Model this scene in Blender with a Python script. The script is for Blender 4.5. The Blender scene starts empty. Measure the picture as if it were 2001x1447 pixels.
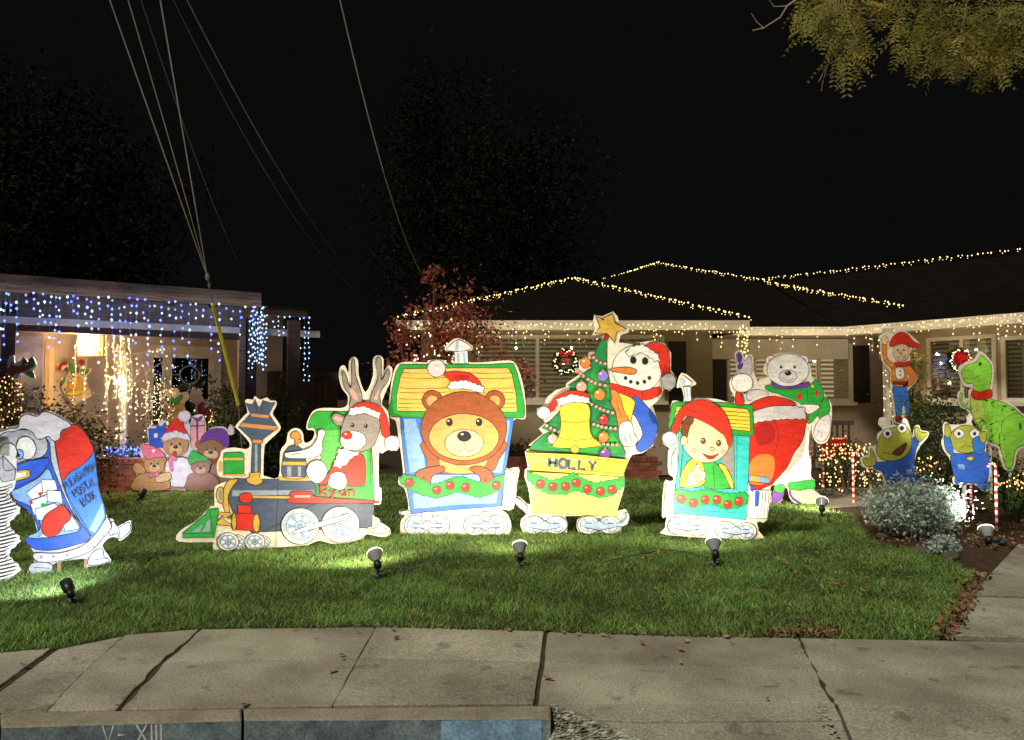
import bpy, math, random
import numpy as np
from mathutils import Vector, Matrix
random.seed(7); RNG = np.random.default_rng(11)
C = bpy.context.scene.collection
S = bpy.context.scene
# ------------------------------------------------------------------ camera, world, moon-dim key, exposure
W, H, F, HC = 2001, 1447, 1430.0, 1.5
PITCH = math.atan((775 - 723.5) / F)
cam = bpy.data.cameras.new('camera'); cam.sensor_width = 36; cam.lens = 36 * F / W
cam.clip_start = .05; cam.clip_end = 1000
co = bpy.data.objects.new('camera', cam); C.objects.link(co)
co.location = (0, 0, HC); co.rotation_euler = (math.pi / 2 + PITCH, 0, 0); S.camera = co
w = bpy.data.worlds.new('World'); S.world = w; w.use_nodes = True
bg = w.node_tree.nodes['Background']; bg.inputs[0].default_value = (.0032, .0032, .0031, 1); bg.inputs[1].default_value = 1
sl = bpy.data.lights.new('sun', 'SUN'); sl.energy = 2.3; sl.angle = math.radians(8); sl.color = (1, .92, .75)
so = bpy.data.objects.new('sun', sl); C.objects.link(so)
so.rotation_euler = Vector((.42, .62, -1.0)).to_track_quat('-Z', 'Y').to_euler()
S.view_settings.view_transform = 'Standard'; S.view_settings.look = 'None'; S.view_settings.exposure = 0; S.view_settings.gamma = 1
S.view_settings.use_curve_mapping = False
# ------------------------------------------------------------------ pixel <-> place
def ray(px, py):
    x = (px - 1000.5) / F; y = -(py - 723.5) / F
    c, s = math.cos(PITCH), math.sin(PITCH)
    return Vector((x, c - y * s, y * c + s))
def ground(px, py, z=0.0):
    d = ray(px, py); t = (z - HC) / d.z
    return Vector((d.x * t, d.y * t, z))
def at(px, py, Y):
    d = ray(px, py); t = Y / d.y
    return Vector((d.x * t, Y, HC + d.z * t))
class Frame:
    def __init__(s, P, yaw): s.P = Vector((P[0], P[1], 0)); s.yaw = yaw; s.u = Vector((math.cos(yaw), math.sin(yaw), 0)); s.n = Vector((-math.sin(yaw), math.cos(yaw), 0))
    def back(s, d): return Frame(s.P + s.n * d, s.yaw)
    def hit(s, px, py):
        d = ray(px, py); O = Vector((0, 0, HC)); t = (s.P - O).dot(s.n) / d.dot(s.n)
        q = O + d * t; return ((q - s.P).dot(s.u), q.z)
    def w(s, a, b, z): return s.P + s.u * a + s.n * b + Vector((0, 0, z))
# ------------------------------------------------------------------ materials
MATS = {}
def mat(key, col, rough=.7, kind='plain', **k):
    if key in MATS: return MATS[key]
    m = bpy.data.materials.new(key); m.use_nodes = True; nt = m.node_tree; N = nt.nodes; Lk = nt.links
    b = N['Principled BSDF']; b.inputs['Roughness'].default_value = rough
    b.inputs['Specular IOR Level'].default_value = k.get('spec', .3)
    if 'metal' in k: b.inputs['Metallic'].default_value = k['metal']
    tc = N.new('ShaderNodeTexCoord'); vec = tc.outputs['Object']
    sc = k.get('scale', 6.0)
    mp = N.new('ShaderNodeMapping'); mp.inputs['Scale'].default_value = k.get('stretch', (1, 1, 1)); Lk.new(vec, mp.inputs[0])
    n1 = N.new('ShaderNodeTexNoise'); n1.inputs['Scale'].default_value = sc; n1.inputs['Detail'].default_value = k.get('detail', 5); n1.inputs['Roughness'].default_value = .6
    Lk.new(mp.outputs[0], n1.inputs['Vector'])
    cr = N.new('ShaderNodeValToRGB'); v = k.get('var', .15)
    c2 = k.get('col2'); 
    lo = tuple(max(0, c * (1 - v)) for c in col) if c2 is None else c2
    hi = tuple(min(1, c * (1 + v)) for c in col) if c2 is None else col
    cr.color_ramp.elements[0].color = (*lo, 1); cr.color_ramp.elements[1].color = (*hi, 1)
    cr.color_ramp.elements[0].position = .5 - k.get('soft', .18); cr.color_ramp.elements[1].position = .5 + k.get('soft', .18)
    Lk.new(n1.outputs['Fac'], cr.inputs[0]); out = cr.outputs[0]
    if k.get('fine'):
        n2 = N.new('ShaderNodeTexNoise'); n2.inputs['Scale'].default_value = k['fine']; n2.inputs['Detail'].default_value = 3; Lk.new(vec, n2.inputs['Vector'])
        mr = N.new('ShaderNodeMapRange'); mr.inputs['From Min'].default_value = .3; mr.inputs['From Max'].default_value = .7
        fa = k.get('fine_amt', .25); mr.inputs['To Min'].default_value = 1 - fa; mr.inputs['To Max'].default_value = 1 + fa
        Lk.new(n2.outputs['Fac'], mr.inputs['Value'])
        mx = N.new('ShaderNodeVectorMath'); mx.operation = 'SCALE'; Lk.new(out, mx.inputs[0]); Lk.new(mr.outputs[0], mx.inputs['Scale']); out = mx.outputs[0]
    if k.get('spots'):
        n4 = N.new('ShaderNodeTexNoise'); n4.inputs['Scale'].default_value = k['spots']; n4.inputs['Detail'].default_value = 4; Lk.new(vec, n4.inputs['Vector'])
        mr = N.new('ShaderNodeMapRange'); mr.inputs['From Min'].default_value = .62; mr.inputs['From Max'].default_value = .68; mr.inputs['To Min'].default_value = 1; mr.inputs['To Max'].default_value = .62
        Lk.new(n4.outputs['Fac'], mr.inputs['Value']); mx = N.new('ShaderNodeVectorMath'); mx.operation = 'SCALE'; Lk.new(out, mx.inputs[0]); Lk.new(mr.outputs[0], mx.inputs['Scale']); out = mx.outputs[0]
    if k.get('rand'):
        oi = N.new('ShaderNodeObjectInfo'); mr = N.new('ShaderNodeMapRange'); mr.inputs['To Min'].default_value = 1 - k['rand']; mr.inputs['To Max'].default_value = 1 + k['rand']
        Lk.new(oi.outputs['Random'], mr.inputs['Value'])
        mx = N.new('ShaderNodeVectorMath'); mx.operation = 'SCALE'; Lk.new(out, mx.inputs[0]); Lk.new(mr.outputs[0], mx.inputs['Scale']); out = mx.outputs[0]
    if k.get('attr'):
        a = N.new('ShaderNodeAttribute'); a.attribute_name = 'tint'
        mx = N.new('ShaderNodeVectorMath'); mx.operation = 'MULTIPLY'; Lk.new(out, mx.inputs[0]); Lk.new(a.outputs['Color'], mx.inputs[1]); out = mx.outputs[0]
    Lk.new(out, b.inputs['Base Color'])
    if k.get('bump'):
        bp = N.new('ShaderNodeBump'); bp.inputs['Strength'].default_value = k['bump']; bp.inputs['Distance'].default_value = k.get('bdist', .01)
        n3 = N.new('ShaderNodeTexNoise'); n3.inputs['Scale'].default_value = k.get('bscale', 60); n3.inputs['Detail'].default_value = 4; Lk.new(vec, n3.inputs['Vector'])
        Lk.new(n3.outputs['Fac'], bp.inputs['Height']); Lk.new(bp.outputs[0], b.inputs['Normal'])
    if k.get('transl'):
        t = N.new('ShaderNodeBsdfTranslucent'); Lk.new(out, t.inputs[0]); ms = N.new('ShaderNodeMixShader'); ms.inputs[0].default_value = k['transl']
        Lk.new(b.outputs[0], ms.inputs[1]); Lk.new(t.outputs[0], ms.inputs[2]); Lk.new(ms.outputs[0], N['Material Output'].inputs[0])
    MATS[key] = m; return m
def emit(key, col, st, mis=False):
    if key in MATS: return MATS[key]
    m = bpy.data.materials.new(key); m.use_nodes = True; b = m.node_tree.nodes['Principled BSDF']
    b.inputs['Base Color'].default_value = (*col, 1); b.inputs['Emission Color'].default_value = (*col, 1); b.inputs['Emission Strength'].default_value = st
    if not mis: m.cycles.emission_sampling = 'NONE'
    MATS[key] = m; return m
def glassmat(key='window_glass', tint=(.9, .95, .95), gl=.12):
    if key in MATS: return MATS[key]
    m = bpy.data.materials.new(key); m.use_nodes = True; N = m.node_tree.nodes; Lk = m.node_tree.links
    N.remove(N['Principled BSDF']); t = N.new('ShaderNodeBsdfTransparent'); t.inputs[0].default_value = (*tint, 1)
    g = N.new('ShaderNodeBsdfGlossy'); g.inputs['Roughness'].default_value = .03
    f = N.new('ShaderNodeFresnel'); f.inputs[0].default_value = 1.5; ad = N.new('ShaderNodeMath'); ad.operation = 'ADD'; ad.inputs[1].default_value = gl
    Lk.new(f.outputs[0], ad.inputs[0]); ms = N.new('ShaderNodeMixShader'); Lk.new(ad.outputs[0], ms.inputs[0]); Lk.new(t.outputs[0], ms.inputs[1]); Lk.new(g.outputs[0], ms.inputs[2])
    Lk.new(ms.outputs[0], N['Material Output'].inputs[0]); MATS[key] = m; return m
PAL = dict(cream=(.80, .74, .62), white=(.80, .80, .78), line=(.045, .03, .02), green=(.03, .36, .05), dgreen=(.02, .24, .07), yellow=(.80, .62, .06), pale_yellow=(.80, .74, .16),
    roof_yellow=(.80, .52, .12), blue=(.04, .14, .62), lblue=(.25, .45, .80), navy=(.07, .10, .17), steel=(.30, .36, .45), red=(.68, .035, .02), dred=(.45, .02, .02), orange=(.74, .24, .05), tan=(.66, .38, .12),
    brown=(.34, .09, .03), dbrown=(.16, .05, .02), gold=(.66, .42, .07), peach=(.80, .58, .36), grey=(.28, .25, .23), lgrey=(.52, .52, .56), pink=(.74, .36, .34), teal=(.04, .52, .52), dteal=(.03, .36, .38),
    purple=(.16, .05, .35), lilac=(.25, .20, .60), skyblue=(.22, .42, .80), wheelblue=(.38, .52, .74), lime=(.30, .74, .07), llime=(.62, .78, .15), frog=(.42, .45, .06), copper=(.62, .27, .08),
    bear1=(.50, .28, .12), bear2=(.62, .42, .22), bear3=(.28, .13, .07), black=(.02, .02, .02), snow=(.66, .64, .68), deep_blue=(.03, .11, .60), cobalt=(.05, .20, .66), beige=(.72, .55, .35), hotpink=(.75, .18, .30), marker_green=(.12, .50, .10))
def paint(c):
    if c == 'line': return mat('paint_line', PAL['line'], .6, var=.3, scale=20)
    return mat('paint_' + c, PAL[c], .45, var=.22, scale=6, stretch=(1, 1, 3.4), detail=7, soft=.22, fine=38, fine_amt=.13, spec=.35)
# ------------------------------------------------------------------ objects
def tag(o, label=None, cat=None, group=None, kind=None):
    if label: o['label'] = label
    if cat: o['category'] = cat
    if group: o['group'] = group
    if kind: o['kind'] = kind
    return o
def empty(name, loc, rz=0, label=None, cat=None, group=None, kind=None):
    o = bpy.data.objects.new(name, None); C.objects.link(o); o.location = loc; o.rotation_euler = (0, 0, rz); o.empty_display_size = .1
    return tag(o, label, cat, group, kind)
def frame_empty(name, fr, label, cat, **k): return empty(name, fr.P, fr.yaw, label, cat, **k)
def link(name, me, parent=None, mats=()):
    o = bpy.data.objects.new(name, me); C.objects.link(o)
    for m in mats:
        me.materials.append(m)
    if parent: o.parent = parent
    return o
class MB:
    def __init__(s): s.v = []; s.f = []; s.mi = []
    def add(s, vs, fs, mi=0):
        b = len(s.v); s.v += [tuple(p) for p in vs]; s.f += [tuple(b + i for i in f) for f in fs]; s.mi += [mi] * len(fs); return s
    def box(s, x0, x1, y0, y1, z0, z1, mi=0):
        if x0 > x1: x0, x1 = x1, x0
        if y0 > y1: y0, y1 = y1, y0
        if z0 > z1: z0, z1 = z1, z0
        v = [(x, y, z) for z in (z0, z1) for y in (y0, y1) for x in (x0, x1)]
        return s.add(v, [(0, 2, 3, 1), (4, 5, 7, 6), (0, 1, 5, 4), (2, 6, 7, 3), (0, 4, 6, 2), (1, 3, 7, 5)], mi)
    def tube(s, pts, r, n=6, mi=0, cap=True):
        pts = [Vector(p) for p in pts]; rs = r if isinstance(r, (list, tuple)) else [r] * len(pts); rings = []
        for i, p in enumerate(pts):
            d = (pts[min(i + 1, len(pts) - 1)] - pts[max(i - 1, 0)]).normalized()
            a = d.orthogonal().normalized() if i == 0 else (prev - d * prev.dot(d)).normalized()
            prev = a; b = d.cross(a)
            rings.append([p + (a * math.cos(t) + b * math.sin(t)) * rs[i] for t in [2 * math.pi * k / n for k in range(n)]])
        v = [q for ring in rings for q in ring]; f = []
        for i in range(len(pts) - 1):
            for k in range(n): f.append((i * n + k, i * n + (k + 1) % n, (i + 1) * n + (k + 1) % n, (i + 1) * n + k))
        if cap: f.append(tuple(reversed(range(n)))); f.append(tuple((len(pts) - 1) * n + k for k in range(n)))
        return s.add(v, f, mi)
    def octa(s, p, r, mi=0, k=1.0):
        x, y, z = p; return s.add([(x + r, y, z), (x - r, y, z), (x, y + r, z), (x, y - r, z), (x, y, z + r * k), (x, y, z - r * k)],
            [(0, 2, 4), (2, 1, 4), (1, 3, 4), (3, 0, 4), (2, 0, 5), (1, 2, 5), (3, 1, 5), (0, 3, 5)], mi)
    def ball(s, p, rx, ry=None, rz=None, n=12, m=8, mi=0):
        ry = ry or rx; rz = rz or rx; v = []; f = []
        for i in range(m + 1):
            a = math.pi * i / m
            for k in range(n): b = 2 * math.pi * k / n; v.append((p[0] + rx * math.sin(a) * math.cos(b), p[1] + ry * math.sin(a) * math.sin(b), p[2] + rz * math.cos(a)))
        for i in range(m):
            for k in range(n): f.append((i * n + k, (i + 1) * n + k, (i + 1) * n + (k + 1) % n, i * n + (k + 1) % n))
        return s.add(v, f, mi)
    def lathe(s, base, axis, prof, n=16, mi=0):
        base = Vector(base); ax = Vector(axis).normalized(); a = ax.orthogonal().normalized(); b = ax.cross(a); v = []; f = []
        for (r, h) in prof:
            for k in range(n): t = 2 * math.pi * k / n; v.append(base + ax * h + (a * math.cos(t) + b * math.sin(t)) * r)
        for i in range(len(prof) - 1):
            for k in range(n): f.append((i * n + k, i * n + (k + 1) % n, (i + 1) * n + (k + 1) % n, (i + 1) * n + k))
        return s.add(v, f, mi)
    def prism(s, pts2, z0, z1, mi=0):            # horizontal outline extruded in z
        n = len(pts2); v = [(p[0], p[1], z0) for p in pts2] + [(p[0], p[1], z1) for p in pts2]
        ar = sum(pts2[i][0] * pts2[(i + 1) % n][1] - pts2[(i + 1) % n][0] * pts2[i][1] for i in range(n))
        t = tuple(range(n, 2 * n)); bt = tuple(reversed(range(n))); sd = [(i, (i + 1) % n, n + (i + 1) % n, n + i) for i in range(n)]
        if ar < 0: t = tuple(reversed(t)); bt = tuple(reversed(bt)); sd = [tuple(reversed(q)) for q in sd]
        return s.add(v, [t, bt] + sd, mi)
    def mesh(s, name, smooth=False):
        me = bpy.data.meshes.new(name); me.from_pydata(s.v, [], s.f); me.polygons.foreach_set('material_index', s.mi)
        if smooth: me.polygons.foreach_set('use_smooth', [True] * len(s.f))
        return me
    def build(s, name, m, parent=None, smooth=False, bevel=0, loc=None):
        o = link(name, s.mesh(name, smooth), parent, m if isinstance(m, (list, tuple)) else [m])
        if bevel:
            b = o.modifiers.new('bevel', 'BEVEL'); b.width = bevel; b.segments = 1; b.limit_method = 'ANGLE'
        if loc is not None: o.location = loc
        return o
def np_mesh(name, V, Fq, mats, tint=None):
    me = bpy.data.meshes.new(name); V = np.asarray(V, dtype=np.float32); Fq = np.asarray(Fq, dtype=np.int32); k = Fq.shape[1]
    me.vertices.add(len(V)); me.vertices.foreach_set('co', V.ravel()); me.loops.add(Fq.size); me.loops.foreach_set('vertex_index', Fq.ravel())
    me.polygons.add(len(Fq)); me.polygons.foreach_set('loop_start', np.arange(0, Fq.size, k, dtype=np.int32)); 
    for m in mats: me.materials.append(m)
    if tint is not None:
        a = me.attributes.new('tint', 'FLOAT_COLOR', 'POINT'); t = np.ones((len(V), 4), dtype=np.float32); t[:, :3] = tint; a.data.foreach_set('color', t.ravel())
    me.update(calc_edges=True); return me
# leaves: diamond quads scattered round given centres
def leaf_mesh(name, cen, size, m, up=.3, tint_var=.35, aspect=.45, hue=.12, droop=0.0):
    cen = np.asarray(cen, dtype=np.float64); n = len(cen)
    d = RNG.normal(size=(n, 3)); d[:, 2] -= droop; d /= np.linalg.norm(d, axis=1)[:, None]
    nn = RNG.normal(size=(n, 3)); nn[:, 2] += up * 3; sd = np.cross(d, nn); sd /= np.linalg.norm(sd, axis=1)[:, None]
    nr = np.cross(sd, d)
    sz = size * (.6 + .8 * RNG.random(n))[:, None]
    a = cen - d * sz * .5; b = cen + sd * sz * aspect * .5 + nr * sz * .1; c = cen + d * sz * .5; e = cen - sd * sz * aspect * .5 + nr * sz * .1
    V = np.stack([a, b, c, e], 1).reshape(-1, 3); Fq = np.arange(4 * n).reshape(n, 4)
    t = (1 + tint_var * RNG.normal(size=(n, 1)).clip(-2, 2)) * (1 + hue * RNG.normal(size=(n, 3))); t = np.repeat(t.clip(.15, 3), 4, axis=0)
    return np_mesh(name, V, Fq, [m], t)
def blob_points(n, cen, rad, shell=.5, clumps=None, spread=.16):
    cen = np.array(cen, float); rad = np.array(rad, float)
    k = clumps or max(6, n // 60); d = RNG.normal(size=(k, 3)); d /= np.linalg.norm(d, axis=1)[:, None]; r = shell + (1 - shell) * RNG.random((k, 1)) ; cl = cen + d * r * rad
    idx = RNG.integers(0, k, n); s = rad.mean() * spread * (1 + RNG.random((k, 1)))[idx] * 1.1
    return cl[idx] + RNG.normal(size=(n, 3)) * s
# ------------------------------------------------------------------ painted plywood boards
def smooth(pts, n=4, closed=True):
    P = [Vector((p[0], p[1])) for p in pts]; L = len(P); out = []
    for i in range(L if closed else L - 1):
        if closed: a, b, c, d = P[(i - 1) % L], P[i], P[(i + 1) % L], P[(i + 2) % L]
        else: a, b, c, d = P[max(i - 1, 0)], P[i], P[i + 1], P[min(i + 2, L - 1)]
        for k in range(n):
            t = k / n; out.append(tuple(.5 * ((2 * b) + (c - a) * t + (2 * a - 5 * b + 4 * c - d) * t * t + (3 * b - a - 3 * c + d) * t ** 3)))
    if not closed: out.append(tuple(P[-1]))
    return out
def circ(cx, cy, rx, ry=None, n=20, a0=0, a1=360, rot=0):
    ry = ry or rx; o = []; full = abs(a1 - a0) >= 360
    for k in range(n if full else n + 1):
        t = math.radians(a0 + (a1 - a0) * k / n); x, y = rx * math.cos(t), ry * math.sin(t); r = math.radians(rot)
        o.append((cx + x * math.cos(r) - y * math.sin(r), cy + x * math.sin(r) + y * math.cos(r)))
    return o
GLY = {'P': [[(0, 0), (0, 1), (.6, .95), (.65, .6), (0, .48)]], 'L': [[(0, 1), (0, 0), (.6, 0)]], 'E': [[(.6, 1), (0, 1), (0, 0), (.6, 0)], [(0, .5), (.5, .5)]],
 'A': [[(0, 0), (.35, 1), (.7, 0)], [(.12, .4), (.58, .4)]], 'S': [[(.6, .85), (.3, 1), (0, .8), (.1, .55), (.55, .42), (.62, .15), (.3, 0), (0, .12)]], 'N': [[(0, 0), (0, 1), (.6, 0), (.6, 1)]],
 'T': [[(0, 1), (.7, 1)], [(.35, 1), (.35, 0)]], 'O': [circ(.35, .5, .35, .5, 12) + [(.7, .5)]], 'B': [[(0, 0), (0, 1), (.5, .95), (.5, .58), (0, .52), (.6, .42), (.6, .05), (0, 0)]], 'X': [[(0, 0), (.6, 1)], [(0, 1), (.6, 0)]],
 'H': [[(0, 0), (0, 1)], [(.6, 0), (.6, 1)], [(0, .5), (.6, .5)]], 'Y': [[(0, 1), (.32, .5), (.65, 1)], [(.32, .5), (.32, 0)]], 'R': [[(0, 0), (0, 1), (.55, .95), (.58, .6), (0, .5), (.62, 0)]],
 'y': [[(0, .6), (.25, .15)], [(.5, .6), (.1, -.3)]], 'a': [[(.5, .55), (.2, .62), (0, .3), (.2, 0), (.5, .2), (.5, .6), (.55, 0)]], 'n': [[(0, 0), (0, .6), (.3, .62), (.5, .45), (.5, 0)]],
 'V': [[(0, 1), (.3, 0), (.65, 1)]], '-': [[(0, .45), (.4, .45)]], 'I': [[(0, 0), (0, 1)]], ' ': []}
ADV = {'I': .28, '-': .62, ' ': .5}
def glyphs(txt, p0, p1, h, skew=0):
    p0 = Vector(p0); p1 = Vector(p1); total = sum(ADV.get(c, .88) for c in txt) - .22; L = (p1 - p0).length; u = (p1 - p0).normalized(); up = Vector((u.y, -u.x)); sx = L / total; x = 0; out = []
    for c in txt:
        for st in GLY[c]: out.append([tuple(p0 + u * (x + a) * sx + up * b * h + u * b * skew) for a, b in st])
        x += ADV.get(c, .88)
    return out
NEST = {k: 'head' for k in ('eye', 'nose', 'muzzle', 'mouth', 'cheek', 'cheeks', 'hair', 'carrot_nose', 'coal', 'coal_eye', 'iris')}
NEST.update({'ornament': 'deco', 'bead': 'deco', 'hat_trim': 'hat', 'pompom': 'hat', 'roof_boards': 'roof', 'chimney_cap': 'chimney', 'rivet': 'band', 'seal': 'mouth', 'letter': 'mouth', 'tongue': 'mouth', 'driving_rod': 'frame', 'cylinder_cap': 'cyl', 'cylinder_ring': 'cyl', 'buckle_band': 'stocking', 'stocking_cuff': 'stocking', 'bow': 'gift', 'bell_mouth': 'bell', 'clapper': 'bell'})
KEY = {'head': 'head', 'bear_head': 'head', 'face': 'head', 'snowman_head': 'head', 'brow': 'head', 'garland': 'deco', 'tree': 'deco', 'hat': 'hat', 'cap': 'hat', 'hat_tip': 'hat', 'knit_hat': 'hat', 'roof': 'roof', 'chimney': 'chimney', 'base_band': 'band', 'frame': 'frame', 'cylinder': 'cyl', 'stocking': 'stocking', 'gift': 'gift', 'bell': 'bell'}
class Board:
    memo = {}
    def __init__(s, name, label, base_px, yaw, view, outline, cat='cutout', back='cream', thick=.014, group=None, sm=True, P=None, depthz=None):
        P = P or ground(*base_px); s.fr = Frame(P, yaw); s.root = frame_empty(name, s.fr, label, cat, group=group); s.view = view; s.k = 0; s.memo = {}; s.step = .0007
        pts = s.loc(smooth(outline, 3) if sm else outline); s.outline = pts
        m = MB(); s._prism(m, pts, 0, thick, 0); m.build('backing_board', paint(back), s.root)
    def loc(s, pts):
        ox, oy, k = s.view; return [s.fr.hit(ox + x / k, oy + y / k) for x, y in pts]
    def _prism(s, m, pts, y0, y1, mi):
        n = len(pts); ar = sum(pts[i][0] * pts[(i + 1) % n][1] - pts[(i + 1) % n][0] * pts[i][1] for i in range(n))
        if ar < 0: pts = pts[::-1]
        v = [(a, y0, b) for a, b in pts] + [(a, y1, b) for a, b in pts]
        m.add(v, [tuple(range(n)), tuple(reversed(range(n, 2 * n)))] + [(i, n + i, n + (i + 1) % n, (i + 1) % n) for i in range(n)], mi)
    def _ribbon(s, m, pts, wd, y, mi, closed):
        n = len(pts); P = [Vector(p) for p in pts]; L = []; R = []
        for i in range(n):
            a = P[i - 1] if (closed or i > 0) else P[i]; b = P[(i + 1) % n] if (closed or i < n - 1) else P[i]; d = b - a
            if d.length < 1e-6: d = Vector((1, 0))
            d.normalize(); q = Vector((-d.y, d.x)) * wd * .5 * (1 + .25 * math.sin(i * 1.7 + n)); L.append(P[i] + q); R.append(P[i] - q)
        v = [(p.x, y, p.y) for p in L] + [(p.x, y, p.y) for p in R]
        f = [(i, (i + 1) % n, n + (i + 1) % n, n + i) for i in range(n if closed else n - 1)]; m.add(v, f, mi)
    def part(s, name, pts, col, lines=(), fills=(), ol=True, sm=True, lw=.0072, parent=None, label=None, linecol='line', seg=3):
        s.k += 1; y = -s.step * s.k; m = MB(); mats = [paint(col), paint(linecol)]
        P = s.loc(smooth(pts, seg) if sm else pts); s._prism(m, P, y, .002, 0)
        for (fp, fc) in fills:
            mm = paint(fc)
            if mm not in mats: mats.append(mm)
            s._prism(m, s.loc(fp), y - .0003, y + .0001, mats.index(mm))
        if ol: s._ribbon(m, P, lw, y - .0004, 1, True)
        for ln in lines: s._ribbon(m, s.loc(smooth(ln, 3, False) if len(ln) > 2 else ln), lw * .8, y - .0004, 1, False)
        if parent is None:
            parent = s.memo.get(NEST.get(name)) if name in NEST else None
        o = m.build(name, mats, parent or s.root)
        if name in KEY: s.memo[KEY[name]] = o
        if name == 'bear_body': s.memo.pop('head', None)
        if label: o['label'] = label
        return o
    def letters(s, name, strokes, col, wd):
        s.k += 1; m = MB()
        for st in strokes: s._ribbon(m, s.loc(st), wd, -s.step * s.k - .0005, 0, False)
        return m.build(name, paint(col), s.root)
    def stake(s, px, wd=.03, top=.5, mt=None, h0=-.05, name='stake'):
        a = s.fr.hit(s.view[0] + px / s.view[2], 775)[0]; m = MB(); m.box(a - wd / 2, a + wd / 2, .015, .045, h0, top); m.build(name, mt or mat('raw_wood', (.35, .22, .12), .8, scale=20, stretch=(1, 1, .1)), s.root)
def bumpy(pts, amp, k=3, closed=True):       # scalloped outline for garlands and fur
    out = []; P = [Vector(p) for p in pts]; n = len(P)
    for i in range(n if closed else n - 1):
        a, b = P[i], P[(i + 1) % n]; d = b - a; q = Vector((-d.y, d.x)); q = q.normalized() if q.length else q; kk = max(1, int(d.length / k))
        for j in range(kk):
            t = j / kk; out.append(tuple(a + d * t + q * (amp * (1 if j % 2 else -1) * random.uniform(.5, 1))))
    return out
# ================================================================== THE SETTING
soil = mat('soil', (.055, .035, .022), .95, scale=9, var=.4, fine=60, bump=.6, bscale=40)
asph = mat('asphalt', (.05, .05, .055), .9, scale=30, var=.3, bump=.3)
conc = mat('concrete', (.43, .415, .34), .85, scale=1.5, detail=11, col2=(.25, .235, .185), soft=.12, fine=85, fine_amt=.38, bump=.35, bscale=90, bdist=.004, rand=.14, spots=5.5)
conc2 = mat('kerb_concrete', (.36, .33, .26), .85, scale=5, detail=8, col2=(.24, .22, .16), fine=90, fine_amt=.25, bump=.5, bscale=70, bdist=.005)
moss = mat('joint_moss', (.07, .045, .03), .95, scale=12, var=.5, bump=.8, bscale=50)
m = MB(); m.add([(-160, 3.6, -.035), (160, 3.6, -.035), (160, 320, -.035), (-160, 320, -.035)], [(0, 1, 2, 3)]); tag(m.build('ground', soil), 'bare dark soil under the lawns and houses', 'ground', kind='structure')
m = MB(); m.add([(-160, -80, -.145), (160, -80, -.145), (160, 3.7, -.145), (-160, 3.7, -.145)], [(0, 1, 2, 3)]); tag(m.build('road', asph), 'dark asphalt street in front of the kerb', 'road', kind='structure')
def G(*pts): return [tuple(ground(x, y)[:2]) for x, y in pts]
def lerp(a, b, t): return a + (b - a) * t
def interp(xs, ys, x):
    if x <= xs[0]: return ys[0] + (ys[1] - ys[0]) / (xs[1] - xs[0]) * (x - xs[0])
    for i in range(len(xs) - 1):
        if x <= xs[i + 1] or i == len(xs) - 2: return lerp(ys[i], ys[i + 1], (x - xs[i]) / (xs[i + 1] - xs[i]))
# sidewalk: top (lawn) line, middle score, bottom (kerb) line, with slanting joints
topx = [0, 110, 240, 400, 700, 1070, 1300, 1560, 2001, 2400]; topy = [1276, 1268, 1241, 1229, 1226, 1235, 1243, 1247, 1255, 1263]
side = empty('sidewalk', (0, 0, 0), kind='structure', label='cracked concrete sidewalk between lawn and kerb', cat='sidewalk')
mb = MB(); mb.prism(G((-900, 1330), (0, 1272), (400, 1226), (1070, 1232), (2001, 1252), (3000, 1275), (3000, 1376), (1079, 1377.5), (475, 1383), (0, 1391.5), (-900, 1412)), -.12, -.012); mb.build('joint_bed', moss, side)
J = [((-560, 1330), (-700, 1400), (-900, 1420)), ((108, 1266), (40, 1315), (-60, 1389.5)), ((243, 1241), (168, 1308), (91, 1389)), ((392, 1230), (318, 1293), (232, 1386)), ((735, 1226), (700, 1287), (650, 1379)), ((1067, 1235), (1060, 1294), (1047, 1376)), ((1561, 1247), (1594, 1308), (1628, 1372)), ((2240, 1261), (2300, 1335), (2370, 1386))]
GAP = [.02, .04, .005, .022, .006, .024, .014, .01]
BOT5 = 1372
def jag(a, b, n, amp):
    a = Vector(a); b = Vector(b); d = (b - a); q = Vector((-d.y, d.x)).normalized(); return [tuple(a + d * t / n + q * random.uniform(-amp, amp) * (0 if t in (0, n) else 1)) for t in range(n + 1)]
for i in range(len(J) - 1):
    for r in range(2):
        g0, g1 = GAP[i] / 2, GAP[i + 1] / 2
        a, b, c, d = [Vector(ground(*J[i][r])[:2]), Vector(ground(*J[i + 1][r])[:2]), Vector(ground(*J[i + 1][r + 1])[:2]), Vector(ground(*J[i][r + 1])[:2])]
        a.x += g0; d.x += g0; b.x -= g1; c.x -= g1
        e = .0055
        a.y -= e * r; b.y -= e * r; c.y += e * (1 - r); d.y += e * (1 - r)
        # top edge of the first row follows the curved lawn line
        top = [tuple(a), tuple(b)]
        if r == 0:
            xs = [x for x in topx if J[i][0][0] + 15 < x < J[i + 1][0][0] - 15]; top = [tuple(a)] + [tuple(ground(x, interp(topx, topy, x))[:2]) for x in xs] + [tuple(b)]
        amp1 = .012 if i + 1 in (3, 6) else .003; amp0 = .012 if i in (3, 6) else .003
        right = jag(b, c, 7, amp1); left = jag(d, a, 7, amp0)
        pts = top[:-1] + right[:-1] + [tuple(c)] + left[:-1]
        m = MB(); m.prism(pts, -.10, 0.0 + (.004 if i == 4 else 0) - (.006 if i == 1 else 0)); m.build('slab', conc, side, bevel=.004)
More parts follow.
